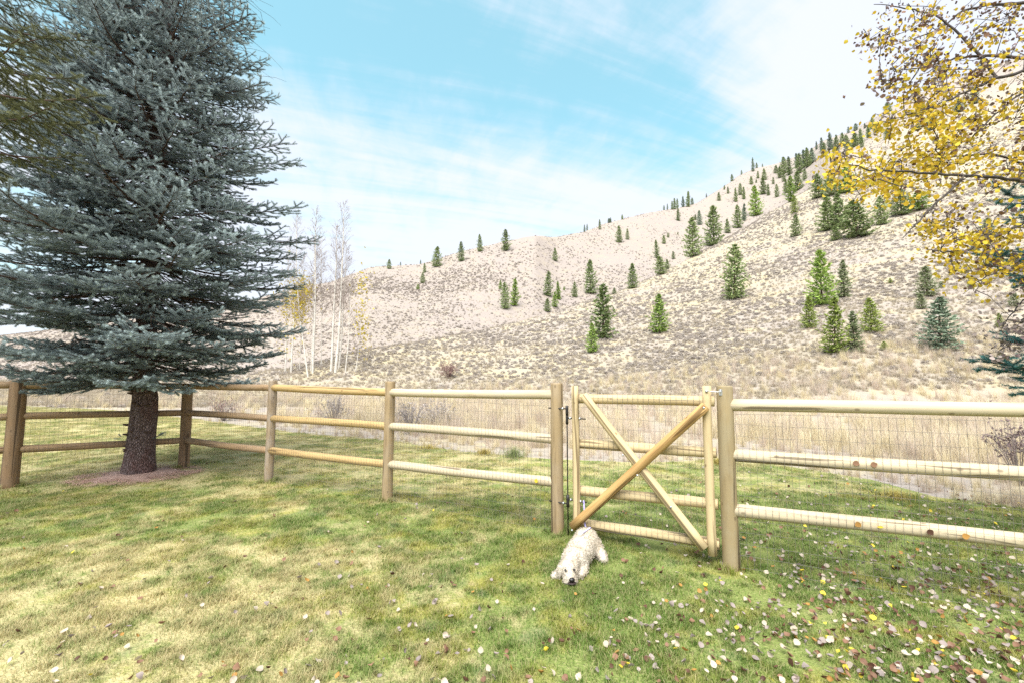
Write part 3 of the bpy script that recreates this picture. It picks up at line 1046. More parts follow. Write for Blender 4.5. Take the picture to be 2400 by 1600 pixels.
pts = []
while len(pts) < 1800:
    px, py = random.uniform(-60, 2460), 1050 + 560 * random.random() ** 0.85
    if random.random() > fallen_density(px, py) * (1.0 if py > 1180 else 0.8):
        continue
    p = gd(px / DS, py / DS)
    if random.random() > 0.35 + 1.3 * float(fbm(p.x * 2.2, p.y * 2.2, 88)) ** 2 * 1.6:
        continue
    if p.y > float(lawn_limit(p.x, p.y)) + 0.4:
        continue
    if 1262 < px < 1420 and 1225 < py < 1362:
        continue
    pts.append((p.y, p.x, px, py))
pts.sort()
WHERE = [(lambda x, y: 1100 < x < 1480 and 1355 < y < 1440, 'on the grass just in front of the dog'),
         (lambda x, y: 1640 < x < 1800 and 1300 < y < 1420, 'at the foot of the latch post'),
         (lambda x, y: x < 420 and y > 1480, 'in the lower left corner'),
         (lambda x, y: x < 420, 'left of the spruce trunk'),
         (lambda x, y: x < 850 and y > 1400, 'in the straw-coloured lower left turf'),
         (lambda x, y: x < 850, 'on the lawn in front of the spruce'),
         (lambda x, y: x < 1280 and y > 1440, 'on the green turf at the bottom middle'),
         (lambda x, y: x < 1280, 'on the lawn left of the dog'),
         (lambda x, y: x < 1700 and y > 1440, 'on the green turf below the gate'),
         (lambda x, y: x < 1700, 'between the dog and latch post'),
         (lambda x, y: x > 2230 and y > 1530, 'in the lower right corner'),
         (lambda x, y: x > 2050 and y > 1530, 'at the bottom edge near the right corner'),
         (lambda x, y: x > 2230 and y > 1430, 'by the right edge above the corner'),
         (lambda x, y: x > 2050 and y > 1430, 'in the lower right part of the lawn'),
         (lambda x, y: x > 2050 and y > 1320, 'in the thick leaf litter near the right edge'),
         (lambda x, y: y > 1460, 'on the turf at the bottom right of centre'),
         (lambda x, y: True, 'on the grass under the right fence rails')]
WORD = {'pale': 'pale cream', 'grey': 'grey-mauve', 'brown': 'brown', 'dark': 'dark brown', 'yellow': 'bright yellow', 'orange': 'orange-brown'}
rest = Geo()
for i, (d, xx, px, py) in enumerate(pts):
    r = random.random()
    k = 'pale' if r < 0.27 else 'grey' if r < 0.56 else 'brown' if r < 0.75 else 'dark' if r < 0.90 else 'yellow' if r < 0.94 else 'orange'
    s = random.choice((0, 1, 1, 2, 3, 3, 4))
    e = Euler((random.gauss(0, 0.55), random.gauss(0, 0.55), random.random() * 6.28))
    z = 0.020 + 0.016 * random.random()
    sc = random.uniform(0.5, 1.0)
    if i < 300:
        o = put('fallen_leaf', LEAVES[(k, s)])
        o.location, o.rotation_euler, o.scale = (xx, d, z), e, (sc,) * 3
        wh = next(t for fn, t in WHERE if fn(px, py))
        sz = 'small ' if sc < 0.70 else 'large ' if sc > 0.92 else ''
        tag(o, '%s%s %s fallen leaf %s' % (sz, SHAPE_W[s], WORD[k], wh), 'leaf', '%s%s %s leaves %s' % (sz, SHAPE_W[s], WORD[k], wh))
    else:
        v, f = leaf_arrays(0.046 * sc, *SHAPES[s])
        mtx = np.array(e.to_matrix())
        rest.add(v @ mtx.T + np.array((xx, d, z)), None, f, {'pale': 0.95, 'grey': 0.6, 'brown': 0.3, 'dark': 0.05, 'yellow': 0.78, 'orange': 0.45}[k] + 0.01)
m_, nt_ = material('leaf_litter')
ta = nt_.n('ShaderNodeAttribute', attribute_name='tone').outputs['Fac']
rp_ = nt_.n('ShaderNodeValToRGB', {0: ta})
rp_.color_ramp.interpolation = 'CONSTANT'
el = rp_.color_ramp.elements
el[0].position, el[0].color = 0.0, (*LEAFC['dark'], 1)
el[1].position, el[1].color = 0.2, (*LEAFC['brown'], 1)
for p_, k in ((0.4, 'orange'), (0.55, 'grey'), (0.7, 'yellow'), (0.88, 'pale')):
    q = el.new(p_)
    q.color = (*LEAFC[k], 1)
finish(nt_, rp_.outputs[0], 0.65, trans=0.15, spec=0.25)
rest.build('leaf_litter', m_, kind='stuff')

# leaves caught on the rails
def rail_pt(a, b, za, zb, x):
    u = rd(x, 1000)[0]
    dd = b - a
    t = (u * a.y - a.x) / (dd.x - u * dd.y)
    p = a + dd * t
    return Vector((p.x, p.y, za + (zb - za) * t)), dd.normalized()


for x, i, a, b, ka, kb, k, lab in ((1957, 1, P_D, P_E, 'D', 'E', 'brown', 'red-brown leaf caught on the middle rail, the one nearer the latch post'),
                                   (1997, 1, P_D, P_E, 'D', 'E', 'brown', 'red-brown leaf caught on the middle rail, the one further from the latch post'),
                                   (1952, 2, P_D, P_E, 'D', 'E', 'orange', 'orange leaf on the bottom right rail, the one nearest the latch post'),
                                   (2001, 2, P_D, P_E, 'D', 'E', 'yellow', 'narrow yellow leaf seen edge-on on the bottom right rail'),
                                   (2112, 2, P_D, P_E, 'D', 'E', 'dark', 'small dark brown leaf on the bottom right rail'),
                                   (2190, 2, P_D, P_E, 'D', 'E', 'orange', 'orange leaf on the bottom rail near the right edge'),
                                   (1237, 2, P_B, P_C, 'B', 'C', 'yellow', 'bright yellow leaf caught on the bottom rail left of the hinge post')):
    p, t = rail_pt(a, b, H_[ka][i], H_[kb][i], x)
    nn = Vector((t.y, -t.x, 0))
    if nn.dot(-p) < 0:
        nn = -nn
    o = put('caught_leaf', LEAVES[(k, 0)])
    o.location = p + nn * 0.066 + Vector((0, 0, 0.008))
    o.rotation_euler = Matrix((t, Vector((0, 0, 1)), nn)).transposed().to_euler()
    o.rotation_euler.rotate_axis('Z', random.random() * 6)
    if 'narrow' in lab:
        o.scale = (0.9, 0.4, 1)
    tag(o, lab, 'leaf', 'leaves caught on the fence')


# ------------------------------------------------------------------ spruces
def needles(g, p0, d, L, tone, nl=0.024, per=0.013, ring=6, nw=0.0068):
    """bottle-brush of needles along a twig"""
    k = max(3, int(L / per))
    s = np.linspace(0.02, 1.0, k)
    n = k * ring
    t = np.repeat(s, ring) + rng.random(n) * 0.5 / k
    ph = np.tile(np.arange(ring) * 2 * math.pi / ring, k) + rng.random(n) * 0.9
    d = d / (np.linalg.norm(d) + 1e-9)
    u = np.cross(d, (0.02, 0.03, 1.0))
    u /= np.linalg.norm(u) + 1e-9
    w_ = np.cross(d, u)
    rad = np.cos(ph)[:, None] * u + np.sin(ph)[:, None] * w_
    out = rad * 0.85 + d * 0.62
    c = p0 + d * (t * L)[:, None]
    sd = np.cross(out, d)
    sd /= np.linalg.norm(sd, axis=1, keepdims=True) + 1e-9
    ll = nl * (0.75 + 0.5 * rng.random(n)) * np.where(t > 0.85, 0.8, 1.0)
    v = np.stack([c - sd * nw / 2, c + sd * nw / 2, c + out * ll[:, None]], 1).reshape(-1, 3)
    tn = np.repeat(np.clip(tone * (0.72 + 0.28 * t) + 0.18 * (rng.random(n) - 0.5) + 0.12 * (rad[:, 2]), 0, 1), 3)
    g.add(v, np.arange(3 * n).reshape(-1, 3), None, tn)


def bough(L, bare=0.22, droop=0.24, lift=0.26, sec=0.150, ter=0.150, nl=0.029, hang=0.0, per=0.0095, ring=7):
    """one needle-laden limb along +X; returns (needle geometry, wood geometry)"""
    g, wd = Geo(), Geo()
    S = np.linspace(0, 1, 14)
    wob = rng.normal(0, 0.012 * L, 14).cumsum() * 0.5
    wob -= np.linspace(wob[0], 0, 14)
    ax = np.stack([L * S, wob * S, L * (-droop * S + lift * S ** 2.4)], -1)
    wd.tube(ax, np.linspace(0.011 + 0.006 * L, 0.004, 14), 5, False)

    def P(s):
        return np.array([np.interp(s, S, ax[:, k]) for k in range(3)])
    needles(g, P(0.86), P(1.0) - P(0.86), L * 0.14, 0.9, nl, per, ring)
    s = bare * 0.7 + 0.03
    side = 1
    while s < 0.97:
        p = P(s)
        td = P(min(1, s + 0.04)) - P(s - 0.04)
        td /= np.linalg.norm(td)
        sdv = np.cross((0, 0, 1.0), td)
        sdv /= np.linalg.norm(sdv)
        ang = R(58 - 18 * s + rng.normal(0, 7))
        l2 = (0.16 + 0.36 * L * (1 - s) ** 0.8 * min(1, 0.35 + s / 0.45)) * rng.uniform(0.75, 1.15)
        d2 = td * math.cos(ang) + side * sdv * math.sin(ang) + np.array((0, 0, rng.normal(-0.10 - hang, 0.12)))
        d2 /= np.linalg.norm(d2)
        m = max(3, int(l2 / 0.12))
        t2 = np.linspace(0, 1, m + 1)
        pts2 = p + np.outer(t2 * l2, d2) + np.outer(l2 * (0.16 - hang * 0.9) * t2 ** 2, (0, 0, 1.0))
        wd.tube(pts2, np.linspace(0.0055, 0.0025, m + 1), 3, False)

        def P2(t):
            return np.array([np.interp(t, t2, pts2[:, k]) for k in range(3)])
        for a, b in zip(t2[:-1], t2[1:]):
            if b > 0.3:
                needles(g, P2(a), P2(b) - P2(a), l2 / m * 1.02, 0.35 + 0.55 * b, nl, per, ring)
        t = 0.16
        sd3 = 1
        while t < 0.98:
            q = P2(t)
            q2 = P2(min(1, t + 0.05)) - P2(t - 0.05)
            q2 /= np.linalg.norm(q2)
            s3 = np.cross((0, 0, 1.0), q2)
            s3 /= np.linalg.norm(s3)
            a3 = R(50 + rng.normal(0, 10))
            l3 = (0.07 + 0.26 * l2 * (1 - t) ** 0.7) * rng.uniform(0.7, 1.3)
            l3 = min(l3, 0.23)
            d3 = q2 * math.cos(a3) + sd3 * s3 * math.sin(a3) + np.array((0, 0, rng.normal(0.06 - hang * 1.6, 0.22)))
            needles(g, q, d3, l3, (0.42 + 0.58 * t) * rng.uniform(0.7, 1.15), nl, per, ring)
            t += ter / l2 * rng.uniform(0.7, 1.3) * 0.62
            sd3 = -sd3
        s += sec / L * rng.uniform(0.6, 1.2) * 0.62
        side = -side
    return g, wd


def bough_mesh(nmat, wmat=None, **kw):
    g, wd = bough(**kw)
    me = g.mesh('bough', [nmat, wmat or M['twig']], smooth=False)
    # append the wood to the same mesh with the second material
    w_ = wd.mesh('bough_wood', [wmat or M['twig']])
    bm = bmesh.new()
    bm.from_mesh(me)
    nf = len(bm.faces)
    bm.from_mesh(w_)
    bm.faces.ensure_lookup_table()
    for f in bm.faces[nf:]:
        f.material_index = 1
        f.smooth = True
    bm.to_mesh(me)
    bm.free()
    bpy.data.meshes.remove(w_)
    return me


def trunk_geo(path, rads, sides=28, flare=0.0, rough=0.05, rings=110, seed=1, hs=None):
    g = Geo()
    path = np.asarray(path, float)
    s = np.linspace(0, 1, rings)
    t0 = np.linspace(0, 1, len(path)) if hs is None else np.array(hs)
    s = s ** 1.6 if hs is not None else s
    pts = np.stack([np.interp(s, t0, path[:, k]) for k in range(3)], -1)
    rad = np.interp(s, t0, rads)
    ang = np.linspace(0, 2 * math.pi, sides, endpoint=False)
    rr = rad[:, None] * (1 + rough * (fbm(ang[None, :] * 2.5 + 3, pts[:, 2:3] * 4 + seed, 6) - 0.5) * 2)
    if flare:
        rr = rr * (1 + flare * np.exp(-np.clip(pts[:, 2:3], 0, 9) / 0.22) * (0.55 + 0.45 * np.cos(ang[None, :] * 5 + 0.6)))
    v = np.stack([pts[:, 0:1] + rr * np.cos(ang), pts[:, 1:2] + rr * np.sin(ang), np.repeat(pts[:, 2:3], sides, 1)], -1).reshape(-1, 3)
    i, j = np.meshgrid(np.arange(rings - 1), np.arange(sides), indexing='ij')
    j2 = (j + 1) % sides
    g.add(v, None, np.stack([i * sides + j, i * sides + j2, (i + 1) * sides + j2, (i + 1) * sides + j], -1).reshape(-1, 4))
    return g


def place_bough(me, parent, h, az, incl, base_r, center=(0, 0), scale=1.0, roll=0.0):
    o = put('bough', me, parent)
    e = Euler((roll, -incl, az), 'XYZ')
    o.rotation_euler = e
    o.location = (center[0] + math.cos(az) * base_r, center[1] + math.sin(az) * base_r, h)
    o.scale = (scale,) * 3
    return o


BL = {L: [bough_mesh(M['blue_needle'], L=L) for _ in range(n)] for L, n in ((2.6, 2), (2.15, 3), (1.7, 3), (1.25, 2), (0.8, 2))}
spruce = thing('blue_spruce', 'big blue spruce with a bare lower trunk standing against the fence corner', 'tree', TREE)
trunk_geo([(0.0, 0, -0.1), (0.005, 0, 0.5), (0.02, 0, 1.0), (0.01, 0.02, 1.3), (-0.06, 0.03, 1.75), (-0.08, 0.05, 4), (-0.05, 0.05, 8), (0, 0, 14.5)], [0.22, 0.195, 0.19, 0.18, 0.15, 0.14, 0.11, 0.02], flare=0.22, hs=[0, 0.04, 0.075, 0.096, 0.127, 0.28, 0.555, 1.0]).build('trunk', M['bark'], spruce)
crown = Geo()      # bare inner limbs and dead twigs close to the trunk
for k in range(420):
    h = rng.uniform(1.75, 10)
    az = rng.random() * 6.28
    L = rng.uniform(0.5, 1.4)
    d = np.array((math.cos(az), math.sin(az), rng.normal(-0.25, 0.15)))
    p0 = np.array((-0.07, 0.03, h)) + d * 0.1
    pts_ = [p0 + d * L * s + rng.normal(0, 0.03, 3) for s in (0, 0.35, 0.7, 1.0)]
    crown.tube(pts_, [0.014, 0.010, 0.006, 0.003], 4, False)
    for q in range(4):
        e = rng.normal(size=3) * 0.5 + d
        b = pts_[1 + q % 3]
        crown.tube([b, b + e * 0.22, b + e * 0.36 + (0, 0, -0.06)], [0.004, 0.003, 0.002], 3, False)
for k in range(16):      # broken-off limb stubs on the bare trunk
    az, h = rng.uniform(-3.0, 0.2), rng.uniform(0.35, 1.6)
    d = np.array((math.cos(az), math.sin(az), 0.15))
    b = np.array((0.01, 0.0, h)) + d * 0.145
    g = Geo()
    g.tube([b, b + d * 0.06, b + d * rng.uniform(0.075, 0.12)], [0.028, 0.020, 0.012], 7)
    g.build('limb_stub', M['twig'], spruce)
crown_o = crown.build('crown', M['twig'], spruce)


def crown_radius(h):
    return float(np.interp(h, [1.5, 2.0, 2.6, 3.2, 5.0, 6.5, 8.0, 11.0, 14.5], [1.5, 2.0, 2.35, 2.6, 2.35, 2.05, 1.65, 1.0, 0.1]))


h, count = 1.82, 0
az0 = 0.4
while h < 13.8:
    Rr = crown_radius(h)
    n = 12 if h < 8.6 else 5
    for k in range(n):
        az = az0 + k * 2 * math.pi / n + rng.normal(0, 0.16)
        want = Rr * rng.uniform(0.80, 1.10) * (1.14 if math.cos(az) < -0.4 else 1.0)
        if k % 3 == 2:
            want *= 0.8
        L = min(BL, key=lambda q: abs(q - want))
        me = BL[L][rng.integers(len(BL[L]))]
        incl = float(np.interp(h, [1.7, 3, 6, 9, 13], [-0.06, -0.06, -0.02, 0.10, 0.45])) + rng.normal(0, 0.06)
        place_bough(me, crown_o, h + rng.normal(0, 0.06) + (0.16 * rng.random() if h < 2 else 0), az, incl, 0.08, (-0.07, 0.03), want / L, rng.normal(0, 0.12))
        count += 1
    az0 += 0.62 + rng.normal(0, 0.1)
    h += (0.45 if h < 8.8 else 0.55) + 0.03 * rng.random()
for k in range(46):
    hh = rng.uniform(2.2, 8.6)
    az = rng.normal(-1.75, 0.75)
    L = (0.8, 1.25, 1.7)[k % 3]
    place_bough(BL[L][k % 2], crown_o, hh, az, rng.normal(-0.02, 0.12), 0.1, (-0.07, 0.03), rng.uniform(0.85, 1.15) * min(1.0, crown_radius(hh) / 2.0), rng.normal(0, 0.2))
for az, hh, L, inc in ((-0.9, 1.62, 0.8, -0.15), (-2.1, 1.75, 1.25, -0.28), (-2.6, 1.7, 1.25, -0.22), (-0.45, 1.78, 1.25, -0.32), (-1.5, 1.8, 0.8, -0.1), (-2.95, 1.85, 1.7, -0.24), (0.1, 1.9, 1.7, -0.22)):
    place_bough(BL[L][0], crown_o, hh, az, inc, 0.12, (-0.07, 0.02))
g = Geo()
g.tube([(0.22, -0.08, 0.60), (0.36, -0.10, 0.66), (0.50, -0.12, 0.73)], [0.006, 0.004, 0.003], 4)
o = g.build('sprig', M['twig'], spruce)
g = Geo()
for a, d, l in (((0.26, -0.09, 0.61), (1, -0.1, 0.45), 0.27), ((0.34, -0.1, 0.65), (1, 0.3, 0.2), 0.12), ((0.38, -0.1, 0.67), (1, -0.5, 0.5), 0.12), ((-0.18, -0.18, 0.62), (-0.3, -1, 0.2), 0.10), ((-0.2, -0.16, 0.66), (0.3, -1, 0.6), 0.08)):
    needles(g, np.array(a), np.array(d, float), l, 0.5)
g.build('sprig_needles', M['blue_needle'], spruce, smooth=False, kind='stuff')

# bed of fallen needles round the trunk
m_, nt_ = material('needle_bed')
g_ = nt_.n('ShaderNodeNewGeometry').outputs['Position']
nn_ = nt_.noise(g_, 55, 5, 0.7)
c_ = nt_.mix(nt_.step(nn_, 0.35, 0.65), (0.30, 0.185, 0.15), (0.58, 0.41, 0.35))
finish(nt_, c_, 0.95, bump(nt_, nn_, 0.03, 0.9), spec=0.1)
g = Geo()
ang = np.linspace(0, 2 * math.pi, 48, endpoint=False)
rings = []
for s, z in ((0.0, 0.05), (0.45, 0.045), (0.75, 0.028), (1.0, 0.004)):
    rad = s * (0.62 + 0.5 * (fbm(np.cos(ang) * 3 + 5, np.sin(ang) * 3 + 5, 44) - 0.5))
    rings.append(np.stack([TREE.x + 0.04 + rad * np.cos(ang), TREE.y - 0.08 + rad * 0.85 * np.sin(ang), np.full(48, z)], -1))
i, j = np.meshgrid(np.arange(3), np.arange(48), indexing='ij')
j2 = (j + 1) % 48
g.add(np.vstack(rings), None, np.stack([i * 48 + j, (i + 1) * 48 + j, (i + 1) * 48 + j2, i * 48 + j2], -1).reshape(-1, 4)[:, ::1])
g.build('needle_bed', m_, kind='stuff')
sources('dead_needle', [blades(60, 0.12, 0.012, 0.03, 0.004, 2.2).mesh('dead_needle', plain('dead_needle', (0.46, 0.30, 0.24), 0.9, var=0.4, scale=80)) for _ in range(3)])
aa, rr_ = rng.random(260) * 6.28, 0.95 * np.sqrt(rng.random(260))
scatter('fallen_needles', 'dead_needle', np.stack([TREE.x + 0.04 + rr_ * np.cos(aa), TREE.y - 0.08 + rr_ * 0.8 * np.sin(aa), np.full(260, 0.02)], -1), aa, np.full(260, 1.0))

# olive spruce whose limbs reach in at the upper left (trunk outside the frame)
OL = [bough_mesh(M['olive_needle'], L=L, hang=0.20, droop=0.24, lift=0.20, nl=0.026) for L in (1.5, 1.5, 1.1)]
op = Vector((-6.55, 4.75, 0))
olive = thing('olive_spruce', 'olive-green spruce reaching in at the upper left, in front of the blue spruce', 'tree', op)
trunk_geo([(0, 0, -0.1), (0, 0, 3), (0, 0, 9)], [0.2, 0.16, 0.05], rings=20).build('trunk', M['bark'], olive)
ocr = Geo()
ocr.tube([(0, 0, 3), (0.02, 0, 5), (0, 0, 8)], [0.05, 0.04, 0.02], 5)
ocr_o = ocr.build('crown', M['twig'], olive)
for k, (hh, azd, s) in enumerate(((4.35, 18, 0.75), (4.6, -10, 0.95), (4.85, 25, 1.0), (5.05, 2, 1.05), (5.2, -22, 1.0), (5.4, 12, 1.0), (5.6, -6, 0.8), (5.9, 20, 0.75), (6.2, 0, 0.7), (4.2, -35, 0.7),
                                  (6.5, 10, 0.6), (4.5, 120, 1.0), (4.9, 170, 1.0), (5.3, 230, 1.0), (5.7, 80, 1.0), (6.1, 280, 0.9), (5.1, -80, 0.9))):
    place_bough(OL[k % 3], ocr_o, hh, R(azd), 0.02 + rng.normal(0, 0.05), 0.1, scale=s, roll=rng.normal(0, 0.15))

# teal spruce at the right edge, behind the fence (trunk outside the frame)
TL = [bough_mesh(M['teal_needle'], L=L, nl=0.028) for L in (1.5, 1.1)]
tp = Vector((6.28, 3.95, 0))
teal = thing('teal_spruce', 'teal-green spruce with only its branch tips showing at the right edge', 'tree', tp)
trunk_geo([(0, 0, -0.1), (0, 0, 2), (0, 0, 7)], [0.14, 0.11, 0.02], rings=20).build('trunk', M['bark'], teal)
tcr = Geo()
tcr.tube([(0, 0, 1), (0.02, 0, 3), (0, 0, 5)], [0.04, 0.03, 0.02], 5)
tcr_o = tcr.build('crown', M['twig'], teal)
for k, (hh, azd, s) in enumerate(((1.62, 181, 1.02), (1.80, 172, 1.10), (1.90, 190, 1.12), (2.0, 176, 1.0), (2.55, 184, 0.98), (2.68, 170, 1.0), (3.25, 184, 1.0), (3.4, 175, 0.95), (3.05, 200, 0.9), (2.3, 205, 0.9),
                                  (1.9, 60, 1.0), (2.3, 10, 1.0), (2.7, 300, 1.0), (3.1, 110, 0.9), (3.5, 250, 0.8))):
    place_bough(TL[k % 2] if s < 1.05 else TL[0], tcr_o, hh, R(azd), 0.03 + rng.normal(0, 0.04), 0.06, scale=s if s >= 1.05 or k % 2 == 0 else s * 1.3, roll=rng.normal(0, 0.12))

# ------------------------------------------------------------------ yellow aspen at the upper right
ap = Vector((5.75, 3.75, 0))
aspen = thing('aspen_tree', 'aspen with sparse yellow and brown autumn leaves reaching in at the upper right', 'tree', ap)
trunk_geo([(0, 0, -0.1), (0.03, 0, 2), (-0.02, 0.05, 4), (0, 0, 8)], [0.13, 0.11, 0.08, 0.03], rings=30, sides=14).build('trunk', M['white_bark'], aspen)
LIMBS = [([(2400, 136), (2309, 132), (2251, 134), (2202, 149), (2144, 161), (2085, 165)], 4.0, 4.3, 0.013),
         ([(2400, 168), (2336, 184), (2290, 207), (2248, 222), (2190, 250), (2130, 270), (2075, 285)], 3.8, 3.7, 0.012),
         ([(2400, 425), (2328, 415), (2259, 411), (2190, 408), (2120, 405), (2050, 398), (1990, 388), (1950, 378)], 3.8, 3.5, 0.012),
         ([(2259, 411), (2202, 471), (2160, 513), (2133, 540), (2115, 560)], 3.7, 3.6, 0.007),
         ([(2400, 522), (2336, 554), (2255, 590), (2200, 592), (2172, 580)], 3.9, 3.7, 0.013),
         ([(2400, 8), (2330, 12), (2260, 23), (2205, 65), (2150, 90), (2095, 105)], 4.1, 4.4, 0.013),
         ([(2400, 214), (2336, 264), (2270, 330), (2210, 350)], 3.9, 3.9, 0.010),
         ([(2400, 385), (2330, 360), (2240, 368), (2150, 372), (2080, 380)], 4.2, 4.2, 0.010),
         ([(2400, 600), (2350, 630), (2310, 650), (2285, 680)], 3.9, 3.8, 0.008),
         ([(2336, 184), (2270, 100), (2200, 40), (2120, 20), (2050, 10)], 4.0, 4.4, 0.010),
         ([(2400, 700), (2370, 740), (2345, 770)], 4.3, 4.2, 0.008)]
nodes = []
for pts_, d0, d1, r0 in LIMBS:
    g = Geo()
    n = len(pts_)
    p3 = [at(px, py, d0 + (d1 - d0) * k / (n - 1)) for k, (px, py) in enumerate(pts_)]
    if pts_[0][0] >= 2400:
        root = Vector((ap.x, ap.y, p3[0].z - 0.35))
        p3 = [root, p3[0].lerp(root, 0.4) + Vector((0, 0, 0.06))] + p3
    rad = np.linspace(r0 * 1.6, 0.003, len(p3))
    fine = []
    S = np.linspace(0, len(p3) - 1, 4 * len(p3))
    arr = np.array([tuple(p) for p in p3])
    fine = np.stack([np.interp(S, np.arange(len(p3)), arr[:, k]) for k in range(3)], -1) + rng.normal(0, 0.006, (len(S), 3))
    g.tube(fine - np.array(ap), np.interp(S, np.arange(len(p3)), rad), 6, False)
    g.build('limb', M['dark_twig'], aspen)
    nodes += [Vector(q) for q, s in zip(fine, S) if s > (1.5 if pts_[0][0] >= 2400 else 0)]
ZONES = [(1995, 2400, 5, 225, 120, 0.36), (2045, 2200, 225, 330, 42, 0.88), (2150, 2400, 160, 300, 42, 0.7), (2180, 2400, 270, 345, 14, 0.3), (1935, 2170, 345, 440, 62, 0.86),
         (2130, 2400, 330, 410, 34, 0.76), (2000, 2110, 420, 475, 9, 0.95), (2110, 2180, 470, 560, 8, 0.9), (2180, 2400, 420, 560, 28, 0.45), (2190, 2400, 545, 640, 46, 0.78), (2250, 2400, 600, 690, 16, 0.6), (2335, 2400, 690, 830, 22, -1)]


def keep(px, py):
    if py < 230 and px < 2045 + 30 * math.sin(py / 17.0) + (60 if 35 < py < 60 else 0):
        return False
    if 175 < py < 245 and px < 2030 + (py - 175) * 1.6:
        return False
    if 225 < py < 300 and px < 2330 - (py - 180) * 4.2:
        return py > 262 and px > 2045
    if 225 < py < 262 and px < 2140:
        return False
    return True


centres = []
for x0, x1, y0, y1, n, fy in ZONES:
    k = 0
    while k < n:
        px, py = random.uniform(x0, x1 + 60), random.uniform(y0, y1)
        if not keep(px, py):
            continue
        k += 1
        centres.append((at(px, py, random.gauss(3.95, 0.22)), fy))
twigs = Geo()
spots_ = []
centres.sort(key=lambda c: min((c[0] - q).length for q in nodes))
for c, fy in centres:
    q = min(nodes, key=lambda q: (c - q).length)
    mid = q.lerp(c, 0.5) + Vector((random.gauss(0, 0.02), random.gauss(0, 0.02), random.gauss(0.02, 0.03)))
    tip = c + (c - q).normalized() * 0.07
    pp = [q, mid, c, tip]
    twigs.tube([tuple(v - ap) for v in pp], [0.0045, 0.0035, 0.0028, 0.0018], 4, False)
    nodes += [mid, c]
    L = (c - q).length
    for k in range(random.randint(11, 19)):
        t = random.random()
        b = q.lerp(c, t) if random.random() < 0.45 else c + Vector((random.gauss(0, 0.075), random.gauss(0, 0.09), random.gauss(0, 0.055)))
        spots_.append((b + Vector((random.gauss(0, 0.03), random.gauss(0, 0.03), random.gauss(-0.03, 0.03))), fy))
twigs.build('twigs', M['dark_twig'], aspen, kind='stuff')
random.shuffle(spots_)
spots_.sort(key=lambda s: (s[0].y > 3.95, s[0].x / s[0].y > 1.2))
rest = {k: Geo() for k in ('yellow', 'gold', 'purple', 'brown', 'grey', 'dark')}
for i, (p, fy) in enumerate(spots_):
    r = random.random()
    if fy < 0:
        k = 'grey' if r < 0.75 else 'purple'
    elif r < fy:
        k = 'yellow' if random.random() < 0.55 else 'gold'
    else:
        k = random.choice(('purple', 'purple', 'purple', 'brown', 'dark', 'grey'))
    s = random.randrange(5) if k not in ('yellow', 'gold') else random.choice((0, 1, 2, 4))
    e = Euler((random.gauss(1.2, 0.7), random.gauss(0, 0.6), random.random() * 6.28))
    sc = random.uniform(0.58, 0.96) * (0.82 if k in ('purple', 'dark') else 1.0)
    if i < 300:
        o = put('leaf', LEAVES[(k, s)], aspen)
        o.location, o.rotation_euler, o.scale = p - ap, e, (sc,) * 3
    else:
        v, f = leaf_arrays(0.046 * sc, *SHAPES[s])
        rest[k].add(v @ np.array(e.to_matrix()).T + np.array(p - ap), None, f, random.random())
for k, g in rest.items():
    if g.n:
        g.build('foliage', M['leaf_' + k], aspen, kind='stuff')

